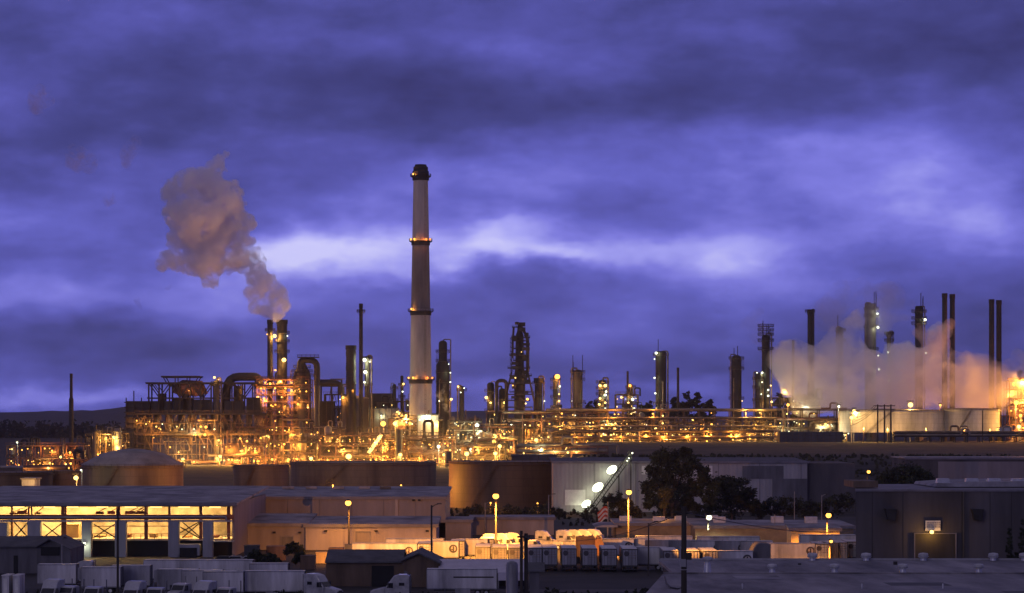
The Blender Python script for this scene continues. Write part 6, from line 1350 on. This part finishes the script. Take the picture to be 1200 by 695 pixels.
for i, (px, py, r) in enumerate(((345, 638, 10), (300, 648, 10), (318, 652, 9), (352, 650, 8))):
    tree(['round dark bush before the low bluish building', 'dark bush right of the lit hall', 'dark bush left of the dark skip', 'dark bush beside the amber box stall'][i], px, 660, py-6, 2*r, 470-i*6, 60+i, 60, 55, .24, blobs=[(px, py+3, r*.7), (px-r*.6, py+6, r*.6), (px+r*.6, py+7, r*.6)], name='bush', cat='bush', zb=0, group='dark bushes in the yard')
def scatter(name, x0, x1, y0, y1, n, h, leaf, seed, m, zf=None, clump=1.0):
    rnd = random.Random(seed); b = MB(); vv = b.v; ff = b.f
    for i in range(n):
        x = rnd.uniform(x0, x1); y = rnd.uniform(y0, y1); z = gz(x, y); hh = h*rnd.uniform(.4, 1)*(.7+.3*math.sin(x*.35)); rr = hh*.5*clump
        for q in range(26):
            t = rnd.random(); p = Vector((x+rnd.gauss(0, .4)*rr*(1-t*.6), y+rnd.gauss(0, .4)*rr, z+t*hh)); s = leaf*rnd.uniform(.6, 1.4)
            u = Vector((rnd.gauss(0, 1), rnd.gauss(0, 1), rnd.gauss(0, 1))).normalized(); tt = u.cross(Vector((0, 1, .3))).normalized(); k = len(vv); vv += [p-u*s, p+tt*s*.5, p+u*s, p-tt*s*.5]; ff.append((k, k+1, k+2, k+3))
    return kind(b.build(name, m), 'stuff')
scatter('treeline', -640, -250, 2350, 2440, 900, 17, 1.8, 1, 'hedge', clump=.9)
scatter('treeline', -250, 160, 2350, 2440, 420, 12, 1.8, 11, 'hedge', clump=.9)
scatter('roadside_scrub', -85, 12, 352, 372, 420, 2.2, .26, 2, 'hedge')
scatter('field_scrub', 0, 30, 345, 385, 160, 1.6, .26, 3, 'hedge')
scatter('slope_scrub', 20, 330, 840, 985, 2600, .9, .5, 4, 'leaf2')
scatter('yard_weeds', -65, 60, 640, 735, 300, 2.6, .36, 6, 'hedge')
# ---------------------------------------------------------------- smoke and steam
def smoke_mat(name, dens, col, scale, lo, hi, aniso=.2, stretch=(1, 1, 1), step=1.0, emit=0):
    m, nt = new_mat(name); N = nt.nodes; L = nt.links; out = N.new('ShaderNodeOutputMaterial'); v = N.new('ShaderNodeVolumePrincipled')
    v.inputs['Color'].default_value = (*col, 1); v.inputs['Anisotropy'].default_value = aniso; v.inputs['Density Attribute'].default_value = ''
    tc = N.new('ShaderNodeTexCoord'); mp = N.new('ShaderNodeMapping'); mp.inputs['Scale'].default_value = stretch; L.new(tc.outputs['Object'], mp.inputs[0])
    n = N.new('ShaderNodeTexNoise'); n.inputs['Scale'].default_value = scale; n.inputs['Detail'].default_value = 4; n.inputs['Roughness'].default_value = .6; n.inputs['Distortion'].default_value = .4; L.new(mp.outputs[0], n.inputs['Vector'])
    r = N.new('ShaderNodeMapRange'); r.interpolation_type = 'SMOOTHSTEP'; r.inputs['From Min'].default_value = lo; r.inputs['From Max'].default_value = hi; r.inputs['To Max'].default_value = dens; L.new(n.outputs[0], r.inputs[0])
    n2 = N.new('ShaderNodeTexNoise'); n2.inputs['Scale'].default_value = scale*3.3; n2.inputs['Detail'].default_value = 3; L.new(mp.outputs[0], n2.inputs['Vector'])
    mm = N.new('ShaderNodeMath'); mm.operation = 'MULTIPLY_ADD'; L.new(n2.outputs[0], mm.inputs[0]); mm.inputs[1].default_value = .45; L.new(n.outputs[0], mm.inputs[2]); ms = N.new('ShaderNodeMath'); ms.operation = 'SUBTRACT'; L.new(mm.outputs[0], ms.inputs[0]); ms.inputs[1].default_value = .225
    L.new(ms.outputs[0], r.inputs[0]); L.new(r.outputs[0], v.inputs['Density']); L.new(v.outputs[0], out.inputs['Volume']); m.cycles.volume_step_rate = step; return m
def smoke(name, label, cat, blobs, D, m, voxel=2.0, disp=0, dscale=6, seed=0):
    rnd = random.Random(seed); k = D/F; b = MB(); c0 = PT(blobs[0][0], blobs[0][1], D)
    for bl in blobs:
        px, py, r = bl[:3]; dy = bl[3] if len(bl) > 3 else rnd.uniform(-.35, .35)*r*k
        c = PT(px, py, D)+Vector((0, dy, 0))-c0; b.ball(c, r*k, 14, 9)
        for q in range(7):   # billows
            d = Vector((rnd.gauss(0, 1), rnd.gauss(0, 1), rnd.gauss(0, 1))).normalized(); b.ball(c+d*r*k*.8, r*k*rnd.uniform(.25, .45), 10, 7)
    o = b.build(name, m, None); o.location = c0; tag(o, label, cat); o['kind'] = 'stuff'
    rm = o.modifiers.new('union', 'REMESH'); rm.mode = 'VOXEL'; rm.voxel_size = voxel
    if disp:
        t = bpy.data.textures.new('billow', 'CLOUDS'); t.noise_scale = dscale; t.noise_depth = 3; dm = o.modifiers.new('billow', 'DISPLACE'); dm.texture = t; dm.strength = disp; dm.mid_level = .5; dm.texture_coords = 'LOCAL'
    return o
PL = [(332, 368, 6), (323, 366, 9), (312, 363, 9), (301, 358, 10), (330, 357, 11), (326, 340, 11), (296, 345, 9), (320, 350, 14), (306, 341, 12), (328, 344, 9), (312, 332, 13), (300, 325, 13), (290, 312, 12), (303, 316, 10), (280, 304, 15), (300, 300, 10), (262, 302, 20), (245, 306, 20), (228, 308, 17), (245, 325, 13), (208, 306, 13), (196, 302, 10), (190, 312, 8), (262, 282, 26), (235, 280, 28), (270, 262, 24), (240, 255, 32), (215, 250, 24), (262, 236, 26), (222, 222, 24), (243, 215, 22), (202, 226, 14), (200, 250, 10), (252, 200, 12), (256, 188, 8), (266, 180, 5), (284, 285, 12), (207, 280, 12), (291, 265, 9)]
SM = smoke_mat('stack_smoke', .24, (.996, .955, .992), .085, .36, .52, .0)
smoke('smoke_plume', 'big billowing mauve smoke plume drifting up left from the twin stacks', 'smoke', PL, 1400, SM, 1.2, 6.5, 5.5, 3)
WM = smoke_mat('wisp_smoke', .08, (.93, .75, .8), .12, .42, .68, .1)
for i, (lb, bl) in enumerate((('faint pink smoke wisp at the upper left', [(46, 112, 14), (42, 124, 11), (56, 118, 9)]), ('faint smoke wisp left of the plume top, lower one', [(92, 186, 16), (104, 192, 12), (84, 178, 10)]), ('faint smoke wisp between the lower wisp and the plume', [(152, 176, 12), (158, 166, 9), (148, 190, 9)]), ('tiny smoke puff left of the plume middle', [(130, 234, 9), (124, 230, 6)]))):
    smoke('smoke_wisp', lb, 'smoke', bl, 1400, WM, 2.0, 3, 6, 10+i)
WM2 = smoke_mat('dark_wisp_smoke', .09, (.45, .42, .5), .2, .40, .6, .1)
smoke('smoke_wisp', 'small dark curl of smoke above the coker gallery', 'smoke', [(161, 352, 5), (164, 360, 4), (158, 348, 3)], 1400, WM2, 1.0, 1.5, 3, 20)
smoke('smoke_wisp', 'tiny smoke scrap under the left tip of the plume', 'smoke', [(197, 337, 4), (201, 335, 3)], 1400, WM2, 1.0, 1.5, 3, 21)
ST = smoke_mat('steam', .105, (.995, .975, .998), .035, .33, .60, .0, step=1.2)
SB = [(1205, 440, 24), (1195, 425, 14), (1040, 470, 24), (1080, 468, 24), (1120, 466, 24), (1155, 466, 22), (1000, 470, 24), (1190, 462, 26), (1170, 452, 30), (1145, 450, 34), (1115, 448, 34), (1088, 450, 38), (1060, 452, 40), (1030, 456, 36), (1000, 455, 36), (975, 450, 34), (950, 440, 36), (930, 425, 30), (922, 415, 13), (968, 425, 26), (1000, 430, 32), (1060, 430, 30), (950, 468, 24), (1095, 428, 28), (1130, 436, 26), (1160, 440, 22), (1185, 442, 20), (1210, 462, 26), (985, 398, 16), (1002, 385, 13), (1008, 368, 9), (1096, 395, 14), (1105, 385, 12)]
smoke('steam_cloud', 'wide mauve steam bank hanging over the pale tanks at the right', 'steam', SB, 1392, ST, 2.5, 11, 10, 5)
ST2 = smoke_mat('thin_steam', .03, (.88, .74, .76), .06, .36, .66, .2, step=1.2)
smoke('steam_veil', 'thin pinkish steam veil rising above the steam bank', 'steam', [(985, 350, 20), (1005, 345, 16), (1040, 350, 22), (1060, 362, 16), (1025, 372, 24), (970, 370, 22), (880, 378, 12), (888, 395, 12), (990, 338, 12), (890, 365, 8), (893, 385, 8), (1010, 330, 9), (1045, 338, 9)], 1410, ST2, 3, 5, 10, 6)
smoke('steam_puff', 'pink puff of steam curling between the ragged column and the black stacks', 'steam', [(1078, 385, 7), (1085, 395, 10), (1092, 405, 14), (1112, 380, 8), (1100, 392, 11), (1075, 390, 6), (1105, 402, 10)], 1388, smoke_mat('puff_steam', .09, (.88, .72, .72), .09, .36, .58, .1), 1.8, 3, 6, 7)
smoke('steam_puff', 'small white steam curl beside the shouldered column', 'steam', [(514, 462, 4), (517, 468, 4), (521, 476, 4), (524, 482, 3), (519, 458, 3), (521, 452, 2.5)], 1385, smoke_mat('small_steam', .12, (.9, .88, .85), .3, .40, .58, .1), .7, 1.2, 2, 8)
m, nt_ = new_mat('process_steam_air'); v = nt_.nodes.new('ShaderNodeVolumePrincipled'); o_ = nt_.nodes.new('ShaderNodeOutputMaterial'); v.inputs['Color'].default_value = (.95, .9, .85, 1); v.inputs['Anisotropy'].default_value = .2; nt_.links.new(v.outputs[0], o_.inputs['Volume'])
N_ = nt_.nodes; L_ = nt_.links; tc_ = N_.new('ShaderNodeTexCoord'); s_ = N_.new('ShaderNodeSeparateXYZ'); L_.new(tc_.outputs['Object'], s_.inputs[0])
hr = N_.new('ShaderNodeMapRange'); hr.interpolation_type = 'SMOOTHSTEP'; hr.inputs['From Min'].default_value = 30; hr.inputs['From Max'].default_value = 2; hr.inputs['To Max'].default_value = .0022; L_.new(s_.outputs[2], hr.inputs[0])
ns = N_.new('ShaderNodeTexNoise'); ns.inputs['Scale'].default_value = .035; ns.inputs['Detail'].default_value = 3; L_.new(tc_.outputs['Object'], ns.inputs['Vector'])
nr = N_.new('ShaderNodeMapRange'); nr.inputs['From Min'].default_value = .35; nr.inputs['From Max'].default_value = .65; L_.new(ns.outputs[0], nr.inputs[0])
ml = N_.new('ShaderNodeMath'); ml.operation = 'MULTIPLY'; L_.new(hr.outputs[0], ml.inputs[0]); L_.new(nr.outputs[0], ml.inputs[1]); L_.new(ml.outputs[0], v.inputs['Density']); m.cycles.volume_step_rate = 2
pb = MB()
for (a, c, t) in ((150, 300, 496), (300, 372, 455), (372, 560, 488), (560, 905, 500)):
    pass
pb.box(XX(100, 1325), XX(985, 1325), 1325, 1440, -2, 40)
o = pb.build('steam_haze', m, None); o['kind'] = 'stuff'; o['category'] = 'steam'; o['label'] = 'thin amber-lit steam drifting low through the process units'
# air
HZ = True
if HZ:
    m, nt_ = new_mat('haze_air'); v = nt_.nodes.new('ShaderNodeVolumePrincipled'); o_ = nt_.nodes.new('ShaderNodeOutputMaterial'); v.inputs['Color'].default_value = (.8, .8, .95, 1); v.inputs['Density'].default_value = 3.5e-5; v.inputs['Anisotropy'].default_value = .6; nt_.links.new(v.outputs[0], o_.inputs['Volume'])
    kind(MB().box(-4300, 4300, -200, 9100, -45, 330).build('haze', m), 'stuff')
print('lights', NL[0], 'objects', len(bpy.data.objects), 'tris', sum(len(m.polygons) for m in bpy.data.meshes))
